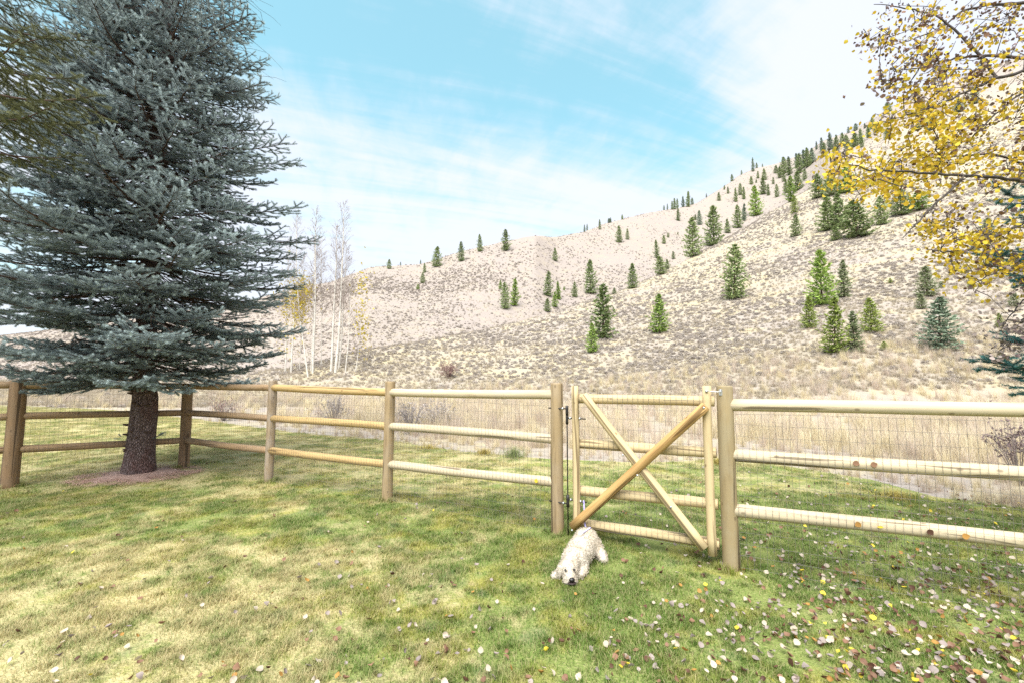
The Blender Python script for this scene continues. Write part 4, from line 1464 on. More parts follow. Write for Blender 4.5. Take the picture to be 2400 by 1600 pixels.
# ------------------------------------------------------------------ bare white aspens of the grove beyond the fence
def grove_tree(base, top, bend, r0, d, label, leaf=None, nleaf=0, first=0.35, spread=0.16, dead=60):
    """base, top, bend in photo pixels; d its distance"""
    u, v = ray(*base)
    b = Vector((u * d, d, float(height(u * d, d))))
    t = at(*top, d)
    tr = thing('white_aspen', label, 'tree', b, 'white-barked aspens beyond the fence')
    hgt_ = t.z - b.z
    lean = (t.x - b.x)
    kx = (bend - base[0]) / 1000 * d
    S = np.linspace(0, 1, 14)
    path = np.stack([kx * 4 * S * (1 - S) * 0.5 + lean * S + 0.03 * np.sin(S * 9 + base[0]), 0.1 * np.sin(S * 4), -0.1 + (hgt_ + 0.1) * S], -1)
    g = Geo()
    g.tube(path, r0 * 0.8 * (1 - S) ** 0.9 + 0.010, 8, False, 0, 0.05)
    g.build('trunk', M['white_bark'], tr)
    br, lv = Geo(), Geo()
    for k in range(int(60 * (hgt_ / 12))):
        s = first + (1 - first) * (k + rng.random()) / (60 * hgt_ / 12)
        if s > 0.99:
            continue
        p = np.array([np.interp(s, S, path[:, c]) for c in range(3)])
        az = rng.random() * 6.28
        L = hgt_ * spread * (1.08 - s) * rng.uniform(0.6, 1.3) + 0.3
        d_ = np.array((math.cos(az) * 0.62, math.sin(az) * 0.62, 0.78))
        q = [p, p + d_ * L * 0.5, p + d_ * L + (0, 0, L * 0.12)]
        br.tube(q, [0.016 * (1.1 - s) + 0.007, 0.007, 0.004], 3, False)
        for c in range(5):
            f = rng.uniform(0.25, 1)
            b0 = p + d_ * L * f
            e = d_ + rng.normal(0, 0.45, 3)
            br.tube([b0, b0 + e * L * 0.35], [0.006, 0.004], 3, False)
            if rng.random() < dead / 100:
                w_ = b0 + e * L * 0.35 * rng.random()
                a, c2 = rng.normal(size=3), rng.normal(size=3)
                a, c2 = a / np.linalg.norm(a) * 0.055, c2 / np.linalg.norm(c2) * 0.04
                lv.add([w_ - a, w_ + a, w_ + c2 * 2], [(0, 1, 2)], None, rng.random())
    br.build('branches', M['pale_twig'], tr, kind='stuff')
    if lv.n:
        lv.build('dead_leaves', M['leaf_grey'], tr, kind='stuff', smooth=False)
    if nleaf:
        lg = Geo()
        for (cx, cy, rx, ry, n) in nleaf:
            for _ in range(n):
                c = np.array(at(cx + random.gauss(0, rx), cy + random.gauss(0, ry), d + random.gauss(0, 0.5)) - b)
                a, c2 = rng.normal(size=3), rng.normal(size=3)
                a, c2 = a / np.linalg.norm(a) * 0.11, c2 / np.linalg.norm(c2) * 0.18
                lg.add([c - a, c + a, c + c2], [(0, 1, 2)], None, rng.random())
        lg.build('leaves', M[leaf], tr, kind='stuff', smooth=False)
    return tr


m_pale_y = tinted('pale_yellow_leaf', (0.42, 0.32, 0.02), (0.56, 0.46, 0.05), trans=0.4)
M['pale_yellow'] = m_pale_y
grove_tree((785, 906), (806, 478), 792, 0.15, 38, 'tallest bare white aspen of the grove, its twigs spreading high', dead=45)
grove_tree((774, 904), (790, 530), 776, 0.14, 38.6, 'white-trunked aspen close on the left of the tallest one')
grove_tree((792, 906), (812, 570), 796, 0.09, 39.5, 'thin white aspen close on the right of the tallest one')
grove_tree((733, 899), (742, 492), 732, 0.12, 39, 'tall bare aspen midway between the spruce and the tallest aspen', dead=70)
grove_tree((728, 899), (738, 560), 728, 0.07, 40, 'slender aspen stem hugging the tall bare aspen midway')
grove_tree((722, 899), (696, 640), 712, 0.08, 37, 'leaning pale aspen stem tilted left towards the spruce')
grove_tree((681, 890), (697, 500), 684, 0.09, 41, 'pale aspen rising from behind the spruce branch tips', 'pale_yellow', [(708, 682, 15, 22, 620), (700, 740, 12, 22, 300)], dead=40)
grove_tree((667, 890), (676, 560), 668, 0.07, 41.5, 'aspen stem nearest the spruce, half hidden by its tips', 'pale_yellow', [(672, 690, 12, 30, 160), (668, 800, 14, 30, 60)])
grove_tree((809, 906), (822, 640), 812, 0.06, 38, 'short thin aspen at the right end of the grove', 'pale_yellow', [(846, 670, 13, 28, 90), (852, 740, 12, 36, 60)], first=0.4)
grove_tree((752, 902), (754, 545), 750, 0.045, 42, 'thin grey aspen stem in the gap left of the tallest one')
grove_tree((700, 895), (712, 600), 703, 0.04, 42, 'thin aspen sapling behind the leaning stem')
grove_tree((830, 904), (846, 735), 836, 0.035, 37, 'yellowing sapling just right of the grove', 'pale_yellow', [(848, 780, 10, 40, 90)], first=0.2)


# ------------------------------------------------------------------ conifers on the hills
def conifer_geo(seed, layers=15, per=9, narrow=1.0, ragged=0.25):
    """crown of unit height and about 0.42 width, plus its trunk"""
    g, tr = Geo(), Geo()
    tr.tube([(0, 0, -0.03), (0.003, 0, 0.3), (0, 0, 0.95)], [0.020, 0.015, 0.003], 5, False)
    for a in range(layers):
        s = a / (layers - 1)
        z = 0.05 + 0.93 * s
        rad = 0.205 * narrow * (1 - s) ** 0.66 * (0.62 + 0.38 * min(1, s / 0.26)) * rng.uniform(0.88, 1.1) + 0.006
        n = max(4, int(per * (1 - 0.5 * s)))
        for b in range(n):
            az = (b + rng.random() * 0.8) / n * 6.283 + a * 0.7
            L = rad * rng.uniform(1 - ragged * 1.6, 1 + ragged)
            d = np.array((math.cos(az), math.sin(az), 0))
            up = 0.10 + 0.5 * s
            m = 17
            t = np.sort(rng.random(m)) * 0.8 + 0.22
            c = d * (t * L)[:, None] + np.array((0, 0, z + rng.normal(0, 0.012))) + np.outer((-0.12 * t + (0.16 + up) * t ** 2) * L, (0, 0, 1))
            c += rng.normal(0, 0.006, c.shape) + np.outer(rng.normal(0, 0.22, m) * L * (1.1 - t * 0.7), np.array((-d[1], d[0], 0)))
            e = d * 0.7 + rng.normal(0, 0.6, (m, 3)) + np.array((0, 0, 0.15))
            e /= np.linalg.norm(e, axis=1, keepdims=True)
            f = np.cross(e, rng.normal(size=(m, 3)))
            f /= np.linalg.norm(f, axis=1, keepdims=True)
            ln, wd = 0.046 * rng.uniform(0.6, 1.3, m), 0.014
            v = np.stack([c - f * wd, c + f * wd, c + e * ln[:, None]], 1).reshape(-1, 3)
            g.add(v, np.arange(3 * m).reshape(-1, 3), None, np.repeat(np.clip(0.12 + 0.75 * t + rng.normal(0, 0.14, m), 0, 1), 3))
    return g, tr


CON = []
for k, (ly, pr, nw, rg) in enumerate(((16, 10, 1.0, 0.22), (17, 9, 0.9, 0.35), (14, 11, 1.15, 0.28), (18, 8, 0.75, 0.4), (15, 10, 1.05, 0.45), (16, 10, 1.25, 0.3))):
    st = rng.bit_generator.state
    g, tr = conifer_geo(k, ly, pr, nw, rg)
    CON.append({c: g.mesh('crown', M[c], smooth=False) for c in ('fir_dark', 'fir_green', 'fir_yellow', 'fir_blue', 'fir_pale')} | {'trunk': tr.mesh('trunk', M['twig']), 'w': 0.44 * nw})
TONE = {'d': 'fir_dark', 'g': 'fir_green', 'y': 'fir_yellow', 'b': 'fir_blue', 'p': 'fir_pale'}


def c4(x, y, h, w_, t, lab, grp=None):
    return (1300 + 0.3826 * x, 300 + 0.3826 * y, 0.3826 * h, 0.3826 * w_, t, lab, grp)


def c3(x, y, h, w_, t, lab, grp=None):
    return (600 + 0.3827 * x, 400 + 0.3827 * y, 0.3827 * h, 0.3827 * w_, t, lab, grp)


def c6(x, y, h, w_, t, lab, grp=None):
    return (1800 + 0.3188 * x, 500 + 0.3188 * y, 0.3188 * h, 0.3188 * w_, t, lab, grp)


def c5(x, y, h, w_, t, lab, grp=None):
    return (1800 + 0.3827 * x, 0.3827 * y, 0.3827 * h, 0.3827 * w_, t, lab, grp)


RIDGE = ('tiny dark conifer on the crest of the far ridge against the sky', 'tiny conifers along the far ridge crest')
UPPER = ('small conifer scattered on the upper far slope below the ridge', 'small conifers on the upper far slope')
DENSE = ('dark conifer in the dense stand climbing the upper right ridge', 'conifers of the upper right stand')
BEHIND = ('conifer glimpsed behind the yellow aspen leaves on the high slope', 'conifers behind the aspen leaves')
TREES = [
    c4(298, 1295, 340, 160, 'd', 'dark conifer with a small bright one at its foot, above the hinge post'),
    c4(228, 1375, 180, 88, 'g', 'small bright green conifer at the foot of a dark one, above the hinge post'),
    c4(640, 1258, 240, 125, 'g', 'lone plump green conifer on the lower slope straight above the gate'),
    c4(1100, 1050, 345, 155, 'd', 'lone ragged tall conifer in the middle of the near slope'),
    c4(1640, 1090, 355, 170, 'g', 'largest bright green conifer on the near slope, a yellow-green one at its left foot'),
    c4(1562, 1230, 200, 100, 'y', 'yellow-green young conifer at the left foot of the largest bright green one'),
    c4(1715, 1385, 340, 155, 'y', 'tall lime-green conifer standing lowest of the group below the bright green one'),
    c4(1840, 1372, 250, 90, 'p', 'thin faint conifer close on the right of the tall lime-green one'),
    c4(1770, 1040, 230, 75, 'p', 'thin pale conifer just right of the largest bright green one'),
    c4(1945, 1255, 215, 128, 'y', 'green-yellow conifer standing alone right of the lime-green pair'),
    c4(650, 900, 115, 85, 'd', 'bushy conifer just behind the near ridge, in the hollow'),
    c4(690, 865, 60, 40, 'd', 'small conifer at the right side of the bushy one in the hollow'),
    c4(628, 800, 115, 38, 'd', 'slender dark conifer above the bushy one in the hollow'),
    c4(727, 805, 50, 24, 'd', 'tiny conifer just right of the slender one in the hollow'),
    c4(670, 712, 55, 30, 'd', *UPPER), c4(695, 672, 32, 18, 'd', *UPPER), c4(755, 655, 18, 10, 'd', *UPPER),
    c4(848, 790, 245, 115, 'd', 'big dark conifer on the near ridge, left one of the big pair'),
    c4(975, 725, 255, 130, 'd', 'big dark conifer on the near ridge, right one of the big pair'),
    c4(888, 595, 95, 38, 'b', 'narrow bluish conifer peeping between the big pair on the ridge'),
    c4(862, 565, 36, 20, 'd', *UPPER),
    c4(1060, 645, 90, 42, 'd', 'small conifer on the near ridge just right of the big pair'),
    c4(1122, 615, 150, 62, 'd', 'narrow conifer on the near ridge with grey thin stems at its right'),
    c4(1160, 570, 110, 30, 'b', 'thin blue-grey conifer right behind the narrow ridge conifer'),
    c4(1235, 540, 195, 82, 'g', 'lighter broad conifer on the near ridge, beside bare white stems'),
    c4(1478, 665, 140, 66, 'd', 'dark conifer standing alone on the upper near slope, a yellowish one right above it'),
    c4(1468, 525, 115, 46, 'y', 'yellowish narrow conifer right above a dark one on the upper near slope'),
    c4(1448, 455, 165, 66, 'g', 'conifer on the ridge above the yellowish narrow one'),
    c4(1490, 385, 125, 72, 'd', 'dark conifer on the ridge at the lower edge of the dense stand'),
    c4(757, 570, 80, 30, 'd', 'lone dark conifer below the trio on the far crest'),
    c4(735, 500, 72, 26, 'd', *RIDGE), c4(720, 502, 55, 20, 'd', *RIDGE), c4(752, 490, 62, 20, 'd', *RIDGE), c4(787, 465, 70, 22, 'b', *RIDGE),
    c4(818, 485, 100, 30, 'd', *RIDGE), c4(843, 460, 45, 22, 'd', *RIDGE), c4(670, 505, 32, 15, 'b', *RIDGE), c4(691, 500, 40, 11, 'b', *RIDGE),
    c4(329, 556, 30, 12, 'b', *RIDGE), c4(343, 552, 32, 14, 'b', *RIDGE), c4(414, 550, 32, 13, 'd', *RIDGE), c4(930, 385, 26, 10, 'b', *RIDGE),
    c4(1007, 447, 56, 26, 'd', *UPPER), c4(1062, 405, 46, 16, 'd', *UPPER), c4(1040, 380, 30, 11, 'd', *UPPER), c4(1110, 455, 90, 25, 'd', *UPPER),
    c4(1138, 412, 76, 33, 'd', *UPPER), c4(1160, 440, 82, 20, 'd', *UPPER), c4(1205, 348, 56, 27, 'd', *UPPER), c4(1246, 312, 50, 19, 'd', *UPPER),
    c4(1235, 338, 26, 12, 'd', *UPPER), c4(1285, 320, 76, 36, 'd', *UPPER), c4(1278, 408, 110, 42, 'd', *UPPER), c4(1310, 415, 76, 20, 'd', *UPPER),
    c4(1362, 425, 86, 32, 'd', *UPPER), c4(1340, 345, 46, 18, 'd', *UPPER), c4(1420, 400, 90, 40, 'd', *UPPER),
    c4(1087, 322, 46, 23, 'd', *RIDGE), c4(1145, 272, 30, 12, 'd', *RIDGE), c4(1215, 268, 90, 21, 'b', *RIDGE), c4(1238, 245, 36, 17, 'd', *RIDGE), c4(1273, 235, 22, 9, 'd', *RIDGE),
    c4(1357, 280, 52, 32, 'd', *DENSE), c4(1380, 308, 76, 32, 'd', *DENSE), c4(1405, 285, 112, 52, 'd', *DENSE), c4(1440, 290, 120, 42, 'd', *DENSE), c4(1405, 330, 62, 26, 'd', *DENSE),
    c4(1487, 245, 98, 28, 'b', *DENSE), c4(1500, 280, 130, 52, 'd', *DENSE), c4(1530, 245, 120, 34, 'b', *DENSE), c4(1555, 240, 125, 42, 'd', *DENSE), c4(1580, 218, 98, 46, 'b', *DENSE),
    c4(1533, 318, 72, 32, 'd', *DENSE), c4(1605, 135, 56, 15, 'b', *DENSE), c4(1637, 140, 86, 26, 'b', *DENSE), c4(1648, 180, 92, 38, 'd', *DENSE), c4(1690, 135, 112, 38, 'b', *DENSE),
    c4(1722, 148, 110, 42, 'd', *DENSE), c4(1765, 112, 88, 40, 'd', *DENSE), c4(1788, 118, 80, 44, 'd', *DENSE), c4(1800, 148, 72, 42, 'd', *DENSE), c4(1838, 118, 92, 50, 'd', *DENSE),
    c4(1875, 98, 98, 36, 'd', *DENSE), c4(1883, 120, 70, 30, 'd', *DENSE), c4(1925, 62, 68, 22, 'd', *DENSE), c4(1845, 18, 48, 32, 'b', *DENSE), c4(1800, 34, 44, 18, 'b', *DENSE), c4(1972, 26, 60, 42, 'd', *DENSE), c4(1900, 5, 36, 16, 'b', *DENSE),
    c4(1620, 430, 155, 98, 'd', 'conifer at the left end of the big dark clump, highest of its left side'),
    c4(1695, 420, 165, 102, 'd', 'dark conifer at the top middle of the big clump'),
    c4(1790, 400, 180, 120, 'g', 'lighter green conifer at the top right of the big clump, touching aspen leaves'),
    c4(1680, 630, 215, 132, 'd', 'large ragged conifer at the lower left of the big clump'),
    c4(1748, 620, 225, 122, 'd', 'grey-green conifer in the middle of the big clump'),
    c4(1860, 672, 240, 195, 'd', 'broadest dark conifer at the lower right of the big clump'),
    c4(1725, 690, 92, 70, 'd', 'small conifer at the bottom of the big clump, left of the broadest one'),
    c4(2005, 595, 185, 92, 'd', 'separate dark conifer just right of the big clump'),
    c5(820, 1320, 170, 135, 'd', 'dark conifer partly behind yellow aspen leaves, second right of the big clump'),
    c5(925, 1290, 120, 125, 'g', 'lighter conifer behind the aspen leaves at the right of a dark one'),
    c5(640, 790, 76, 40, 'd', *BEHIND), c5(615, 840, 80, 26, 'd', *BEHIND), c5(672, 806, 62, 34, 'd', *BEHIND), c5(735, 690, 70, 50, 'd', *BEHIND),
    c5(735, 850, 70, 50, 'd', *BEHIND), c5(1000, 800, 130, 70, 'b', *BEHIND), c5(920, 800, 60, 40, 'd', *BEHIND), c5(1170, 690, 90, 70, 'b', *BEHIND), c5(1265, 640, 110, 60, 'b', *BEHIND), c5(1320, 420, 90, 50, 'b', *BEHIND),
    c6(1170, 615, 225, 145, 'p', 'pale green conifer above a tiny one on the right slope'),
    c6(1130, 705, 110, 82, 'p', 'tiny pale conifer between two larger ones on the right slope'),
    c6(1260, 1000, 385, 228, 'b', 'blue-green broad conifer standing lowest on the right slope'),
    c6(1275, 550, 50, 45, 'p', 'low pale conifer seedling right of the pale green conifer'),
    c6(900, 518, 42, 32, 'y', 'yellowish conifer seedling alone above the green-yellow conifer'),
    c6(855, 1008, 66, 60, 'y', 'small round yellow-green seedling right of the lime-green conifer'),
    c6(1620, 180, 150, 100, 'p', 'pale conifer among the lower aspen leaves'),
    c6(1810, 690, 110, 72, 'p', 'pale conifer at the right edge above the dry mauve leaves'),
    c6(1705, 845, 110, 56, 'y', 'yellow-green seedling left of the dry mauve leaves'),
    c6(1495, 560, 100, 42, 'y', 'yellow-green seedling under the lowest aspen leaves'),
    c3(815, 603, 62, 36, 'd', 'small conifer leftmost on the far hill, next to the grove'),
    c3(885, 572, 24, 11, 'b', *RIDGE), c3(1008, 550, 28, 11, 'b', *RIDGE),
    c3(1032, 628, 62, 26, 'd', 'small conifer topmost of a column of three on the left hill'),
    c3(1020, 690, 68, 36, 'd', 'small conifer in the middle of a column of three on the left hill'),
    c3(991, 730, 36, 23, 'g', 'tiny conifer lowest of a column of three on the left hill'),
    c3(1105, 590, 128, 68, 'd', 'broad conifer at the crest, first of the row of four along the left ridge'),
    c3(1258, 557, 124, 50, 'd', 'second conifer of the row of four along the left ridge'),
    c3(1372, 498, 110, 44, 'd', 'third conifer of the row of four along the left ridge'),
    c3(1530, 493, 134, 62, 'd', 'last and largest conifer of the row of four along the left ridge'),
    c3(1832, 557, 82, 39, 'd', 'lone small conifer in the middle of the far hill face'),
    c3(1528, 850, 168, 68, 'd', 'taller conifer of the close pair at the middle of the far slope'),
    c3(1582, 830, 168, 52, 'g', 'lighter slim conifer at the right of the close pair on the far slope'),
    c3(1497, 728, 56, 27, 'g', 'tiny conifer above the close pair on the far slope'),
    c3(1785, 770, 152, 62, 'd', 'dark conifer uppermost of the cluster left of the hinge post line'),
    c3(1852, 790, 112, 36, 'g', 'slim green conifer at the right of the cluster on the far slope'),
    c3(1830, 838, 98, 44, 'g', 'bright small conifer in the cluster on the far slope'),
    c3(1785, 865, 82, 52, 'd', 'lowest conifer of the cluster, partly behind the near ridge'),
    c3(1887, 735, 26, 15, 'g', *UPPER),
    c3(1953, 775, 94, 42, 'd', 'small conifer between the cluster and the tall one on the far slope'),
    c3(2050, 755, 214, 84, 'd', 'tallest conifer of the far slope, above the dark one on the near ridge'),
    c3(2195, 758, 42, 32, 'd', 'low dark conifer just behind the near ridge line'),
    c3(2308, 722, 155, 78, 'd', 'dark conifer just behind the near ridge, right of the tallest'),
    c3(2225, 443, 108, 46, 'd', 'taller conifer of the pair high on the far hill'),
    c3(2275, 425, 72, 27, 'd', 'shorter conifer of the pair high on the far hill'),
    c3(2105, 360, 62, 21, 'd', *RIDGE), c3(2012, 358, 46, 14, 'b', *RIDGE), c3(2028, 355, 42, 12, 'b', *RIDGE), c3(2165, 292, 30, 20, 'b', *RIDGE), c3(2243, 290, 32, 13, 'd', *RIDGE),
]
for (px, py, hp_, wp, t, lab, grp) in TREES:
    p = hill_hit(px, py)
    if p is None:
        continue
    if grp:      # say which one of the many: size, build, colour and the stretch of slope it stands on
        size = 'tiny' if hp_ < 14 else 'small' if hp_ < 26 else 'middling' if hp_ < 38 else 'tall'
        build = 'slim' if wp / hp_ < 0.36 else 'broad' if wp / hp_ > 0.55 else 'conical'
        hue = {'d': 'dark green', 'b': 'bluish', 'g': 'green', 'y': 'yellow-green', 'p': 'pale'}[t]
        if grp is RIDGE[1]:
            wh = 'near the grove' if px < 1100 else 'mid-ridge' if px < 1480 else 'above the big pair' if px < 1640 else 'just left of the dense stand'
            lab = '%s %s %s conifer on the far crest, %s' % (size, build, hue, wh)
        elif grp is UPPER[1]:
            wh = 'beside the big pair' if px < 1650 else 'above the narrow one' if px < 1750 and py > 445 else 'left of the stand' if px < 1760 else 'below the stand'
            lab = '%s %s %s conifer on the upper far slope, %s' % (size, build, hue, wh)
        elif grp is DENSE[1]:
            wh = 'at the lower end' if px < 1862 else 'in the lower middle' if px < 1912 else 'in the middle' if px < 1965 else 'in the upper part' if px < 2010 else 'at the top end'
            lab = '%s %s %s conifer %s of the dense ridge stand' % (size, build, hue, wh)
        else:
            wh = 'near the leaf edge' if px < 2090 else 'deep among the leaves' if px < 2240 else 'high up near the right edge'
            lab = '%s %s %s conifer behind the aspen leaves, %s' % (size, build, hue, wh)
    hh = hp_ / 1000 * p.y * 1.02
    ww = wp / 1000 * p.y * 1.28
    V = min(range(6), key=lambda k: abs(CON[k]['w'] - ww / hh) + 0.12 * rng.random())
    sx = ww / (CON[V]['w'] * hh)
    rz = rng.random() * 6.28
    if hp_ >= 34:
        o = thing('conifer', lab, 'tree', p - Vector((0, 0, 0.02 * hh)), grp or 'conifers on the dry hills')
        o.rotation_euler = (rng.normal(0, 0.03), rng.normal(0, 0.03), rz)
        o.scale = (hh * sx, hh * sx, hh)
        put('trunk', CON[V]['trunk'], o)
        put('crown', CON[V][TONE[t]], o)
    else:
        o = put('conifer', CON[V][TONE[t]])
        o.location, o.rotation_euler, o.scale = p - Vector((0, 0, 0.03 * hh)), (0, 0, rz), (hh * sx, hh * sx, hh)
        tag(o, lab, 'tree', grp or 'conifers on the dry hills')


# ------------------------------------------------------------------ shrubs and grass clumps one can point at
def shrub(p, rx, rz, n, mat, label, leafsz=0.07, stems=40, name='shrub', upright=0.6):
    g, sg = Geo(), Geo()
    for k in range(stems):
        d = np.array((rng.normal(0, 0.5), rng.normal(0, 0.5), upright + rng.random()))
        d /= np.linalg.norm(d)
        e = d * np.array((rx, rx, rz)) * rng.uniform(0.7, 1.1)
        m = e * 0.5 + rng.normal(0, 0.02, 3)
        sg.tube([(0, 0, -0.05), m, e], [0.010, 0.006, 0.003], 3, False, rng.random())
        for q in range(3):
            f = m + (e - m) * rng.random()
            b = f + (d + rng.normal(0, 0.6, 3)) * 0.22 * rz
            sg.tube([f, b], [0.004, 0.002], 3, False, rng.random())
            for z in range(max(0, n // (stems * 3))):
                c = f + (b - f) * rng.uniform(0.2, 1.1) + rng.normal(0, 0.02, 3)
                a, h2 = rng.normal(size=3), rng.normal(size=3)
                a, h2 = a / np.linalg.norm(a) * leafsz * 0.35, h2 / np.linalg.norm(h2) * leafsz
                g.add([c - a, c + a, c + h2], [(0, 1, 2)], None, rng.random())
    o = thing(name, label, 'shrub', p, None)
    sg.build('stems', mat[1], o, kind='stuff')
    if g.n:
        g.build('foliage', mat[0], o, smooth=False, kind='stuff')
    return o


M['red_shrub'] = tinted('red_brown_twigs', (0.17, 0.10, 0.09), (0.40, 0.27, 0.24))
M['grey_shrub'] = tinted('grey_mauve_twigs', (0.30, 0.26, 0.245), (0.54, 0.48, 0.455))
M['green_tuft'] = tinted('green_tuft', (0.10, 0.14, 0.05), (0.30, 0.34, 0.14))
M['gold_tuft'] = tinted('gold_tuft', (0.26, 0.20, 0.05), (0.52, 0.42, 0.13))


def on_ground(px, py):
    p = gd(px, py)
    if p.y > 14:
        q = hill_hit(px * DS, py * DS)
        return q if q is not None else p
    p.z = float(height(p.x, p.y))
    return p


def at_depth(px, d):
    u = rd(px, 900)[0]
    return Vector((u * d, d, float(height(u * d, d))))


shrub(at_depth(1030, 34), 1.0, 1.05, 900, (M['red_shrub'], M['red_shrub']), 'round reddish-brown shrub at the foot of the hill above the left fence', 0.10, 70)
shrub(at_depth(945, 12.5), 0.75, 0.95, 500, (M['grey_shrub'], M['grey_shrub']), 'grey twiggy shrub behind the fence just right of the split tan post', 0.06, 60)
shrub(at_depth(1010, 13.5), 0.7, 0.85, 500, (M['grey_shrub'], M['grey_shrub']), 'grey twiggy shrub behind the fence midway between split post and hinge post', 0.06, 50)
shrub(at_depth(770, 14.5), 0.8, 0.9, 500, (M['grey_shrub'], M['grey_shrub']), 'mauve-grey shrub behind the middle of the honey-coloured fence bay', 0.06, 50)
shrub(at_depth(515, 16), 0.9, 0.8, 500, (M['red_shrub'], M['grey_shrub']), 'low russet shrub behind the fence right of the corner post', 0.06, 50)
shrub(at_depth(2325, 6.8), 0.75, 0.95, 700, (M['leaf_purple'], M['pale_twig']), 'dry shrub speckled with dark leaves behind the fence at the right edge', 0.05, 26)
for px, py, d, nn, r, h1, mat, lab in ((1180, 1048, None, 420, 0.34, 0.34, 'green_tuft', 'sprawling grey-green grass clump behind the fence left of the hinge post'),
                                       (1112, 1042, None, 300, 0.22, 0.20, 'gold_tuft', 'yellow-green grass tuft just left of the sprawling clump'),
                                       (985, 1030, None, 220, 0.25, 0.2, 'gold_tuft', 'golden grass tuft behind the fence right of the split post'),
                                       (1655, 1066, None, 260, 0.16, 0.24, 'gold_tuft', 'golden grass tuft seen through the gate beside its latch stile'),
                                       (2058, 1145, None, 300, 0.25, 0.2, 'gold_tuft', 'yellow-green grass tuft behind the right fence')):
    p = gd(px, py)
    g = blades(nn, r, 0.12, h1, 0.006, 0.9, segs=3)
    o = g.build('grass_clump', M[mat])
    o.location = (p.x, p.y, -0.01)
    tag(o, lab, 'grass clump')

# ------------------------------------------------------------------ the dog
def blob(bm, c, r, rot=None, seg=14):
    ret = bmesh.ops.create_uvsphere(bm, u_segments=seg, v_segments=seg // 2 + 2, radius=1.0)
    mtx = Matrix.Translation(Vector(c)) @ (rot.to_matrix().to_4x4() if rot else Matrix()) @ Matrix.Diagonal((*r, 1))
    bmesh.ops.transform(bm, matrix=mtx, verts=ret['verts'])


def limb(bm, pts, rads):
    for k in range(len(pts) - 1):
        a, b = Vector(pts[k]), Vector(pts[k + 1])
        for s in np.linspace(0, 1, 6):
            p = a.lerp(b, s)
            r = rads[k] + (rads[k + 1] - rads[k]) * s
            blob(bm, p, (r, r, r), None, 10)


dn_ = at(1330, 1347, 3.56)
dog_at = Vector((dn_.x + 0.02, dn_.y + 0.12, 0.0))
ax_ = Vector((0.30, 0.62, 0)).normalized()           # from head towards rump
sd_ = Vector((ax_.y, -ax_.x, 0))                     # the dog's left side, right in the picture


def dl(f, s, z):
    """f metres from the head back towards the rump, s metres sideways, z up"""
    q = ax_ * f + sd_ * s
    return Vector((q.x, q.y, z))


dog = thing('dog', 'curly cream-white dog lying on the grass by the gate with its chin on the ground', 'dog', dog_at)
bm = bmesh.new()
yaw = Euler((0, 0, math.atan2(ax_.y, ax_.x)))
blob(bm, dl(0.20, 0.0, 0.098), (0.155, 0.112, 0.102), yaw)           # chest and shoulders
blob(bm, dl(0.34, 0.005, 0.115), (0.18, 0.120, 0.118), yaw)          # ribs
blob(bm, dl(0.50, 0.01, 0.128), (0.145, 0.120, 0.130), yaw)          # rump
blob(bm, dl(0.52, 0.085, 0.095), (0.11, 0.062, 0.090), yaw)            # left thigh
limb(bm, [dl(0.54, 0.10, 0.08), dl(0.47, 0.16, 0.045), dl(0.445, 0.185, 0.034)], [0.062, 0.048, 0.042])    # left hind leg splayed out
limb(bm, [dl(0.53, -0.06, 0.08), dl(0.44, -0.09, 0.05)], [0.07, 0.04])                                 # right thigh
limb(bm, [dl(0.19, -0.07, 0.07), dl(0.06, -0.085, 0.032), dl(-0.045, -0.11, 0.024)], [0.05, 0.032, 0.026])   # right foreleg along the ground
limb(bm, [dl(0.19, 0.07, 0.07), dl(0.12, 0.10, 0.04), dl(0.06, 0.09, 0.03)], [0.05, 0.035, 0.028])           # left foreleg folded
limb(bm, [dl(0.18, 0.0, 0.12), dl(0.08, 0.0, 0.115)], [0.085, 0.075])                                        # neck
hx = Vector((0.012, -0.10, 0)).normalized()          # the way the head faces
hs_ = Vector((-hx.y, hx.x, 0)) * -1
hc = Vector((-0.005, 0.0, 0.098))
hyaw = Euler((0, 0, math.atan2(hx.y, hx.x)))
blob(bm, hc, (0.076, 0.068, 0.066), hyaw)            # skull
blob(bm, hc + hx * 0.075 + Vector((0, 0, -0.038)), (0.066, 0.052, 0.044), hyaw)      # muzzle
blob(bm, hc + hx * 0.085 + Vector((0, 0, -0.062)), (0.058, 0.062, 0.030), hyaw)      # whiskers on the ground
for s in (-1, 1):
    blob(bm, hc + hs_ * 0.069 * s + Vector((0, 0, -0.030)) + hx * 0.004, (0.036, 0.020, 0.060), hyaw)   # ears
limb(bm, [dl(0.67, 0.02, 0.11), dl(0.74, -0.03, 0.06), dl(0.80, -0.08, 0.04)], [0.04, 0.032, 0.025])    # tail
me = bpy.data.meshes.new('body')
bm.to_mesh(me)
bm.free()
tmp = bpy.data.objects.new('body_form', me)
COL.objects.link(tmp)
md = tmp.modifiers.new('r', 'REMESH')
md.mode = 'VOXEL'
md.voxel_size = 0.009
md = tmp.modifiers.new('s', 'SMOOTH')
md.iterations = 6
md.factor = 0.6
tex = bpy.data.textures.new('curls', 'CLOUDS')
tex.noise_scale = 0.022
md = tmp.modifiers.new('d', 'DISPLACE')
md.texture = tex
md.strength = 0.012
md.mid_level = 0.5
bpy.context.view_layer.update()
dg = bpy.context.evaluated_depsgraph_get()
body_me = bpy.data.meshes.new_from_object(tmp.evaluated_get(dg))
body_me.name = 'body'
bpy.data.objects.remove(tmp)
m_, nt_ = material('cream_coat')
tcn = nt_.n('ShaderNodeTexCoord').outputs['Object']
f1 = nt_.noise(tcn, 30, 4, 0.6)
f2 = nt_.noise(tcn, 7, 3, 0.6)
c_ = nt_.mix(nt_.step(f2, 0.42, 0.7), (0.54, 0.48, 0.40), (0.42, 0.335, 0.24))
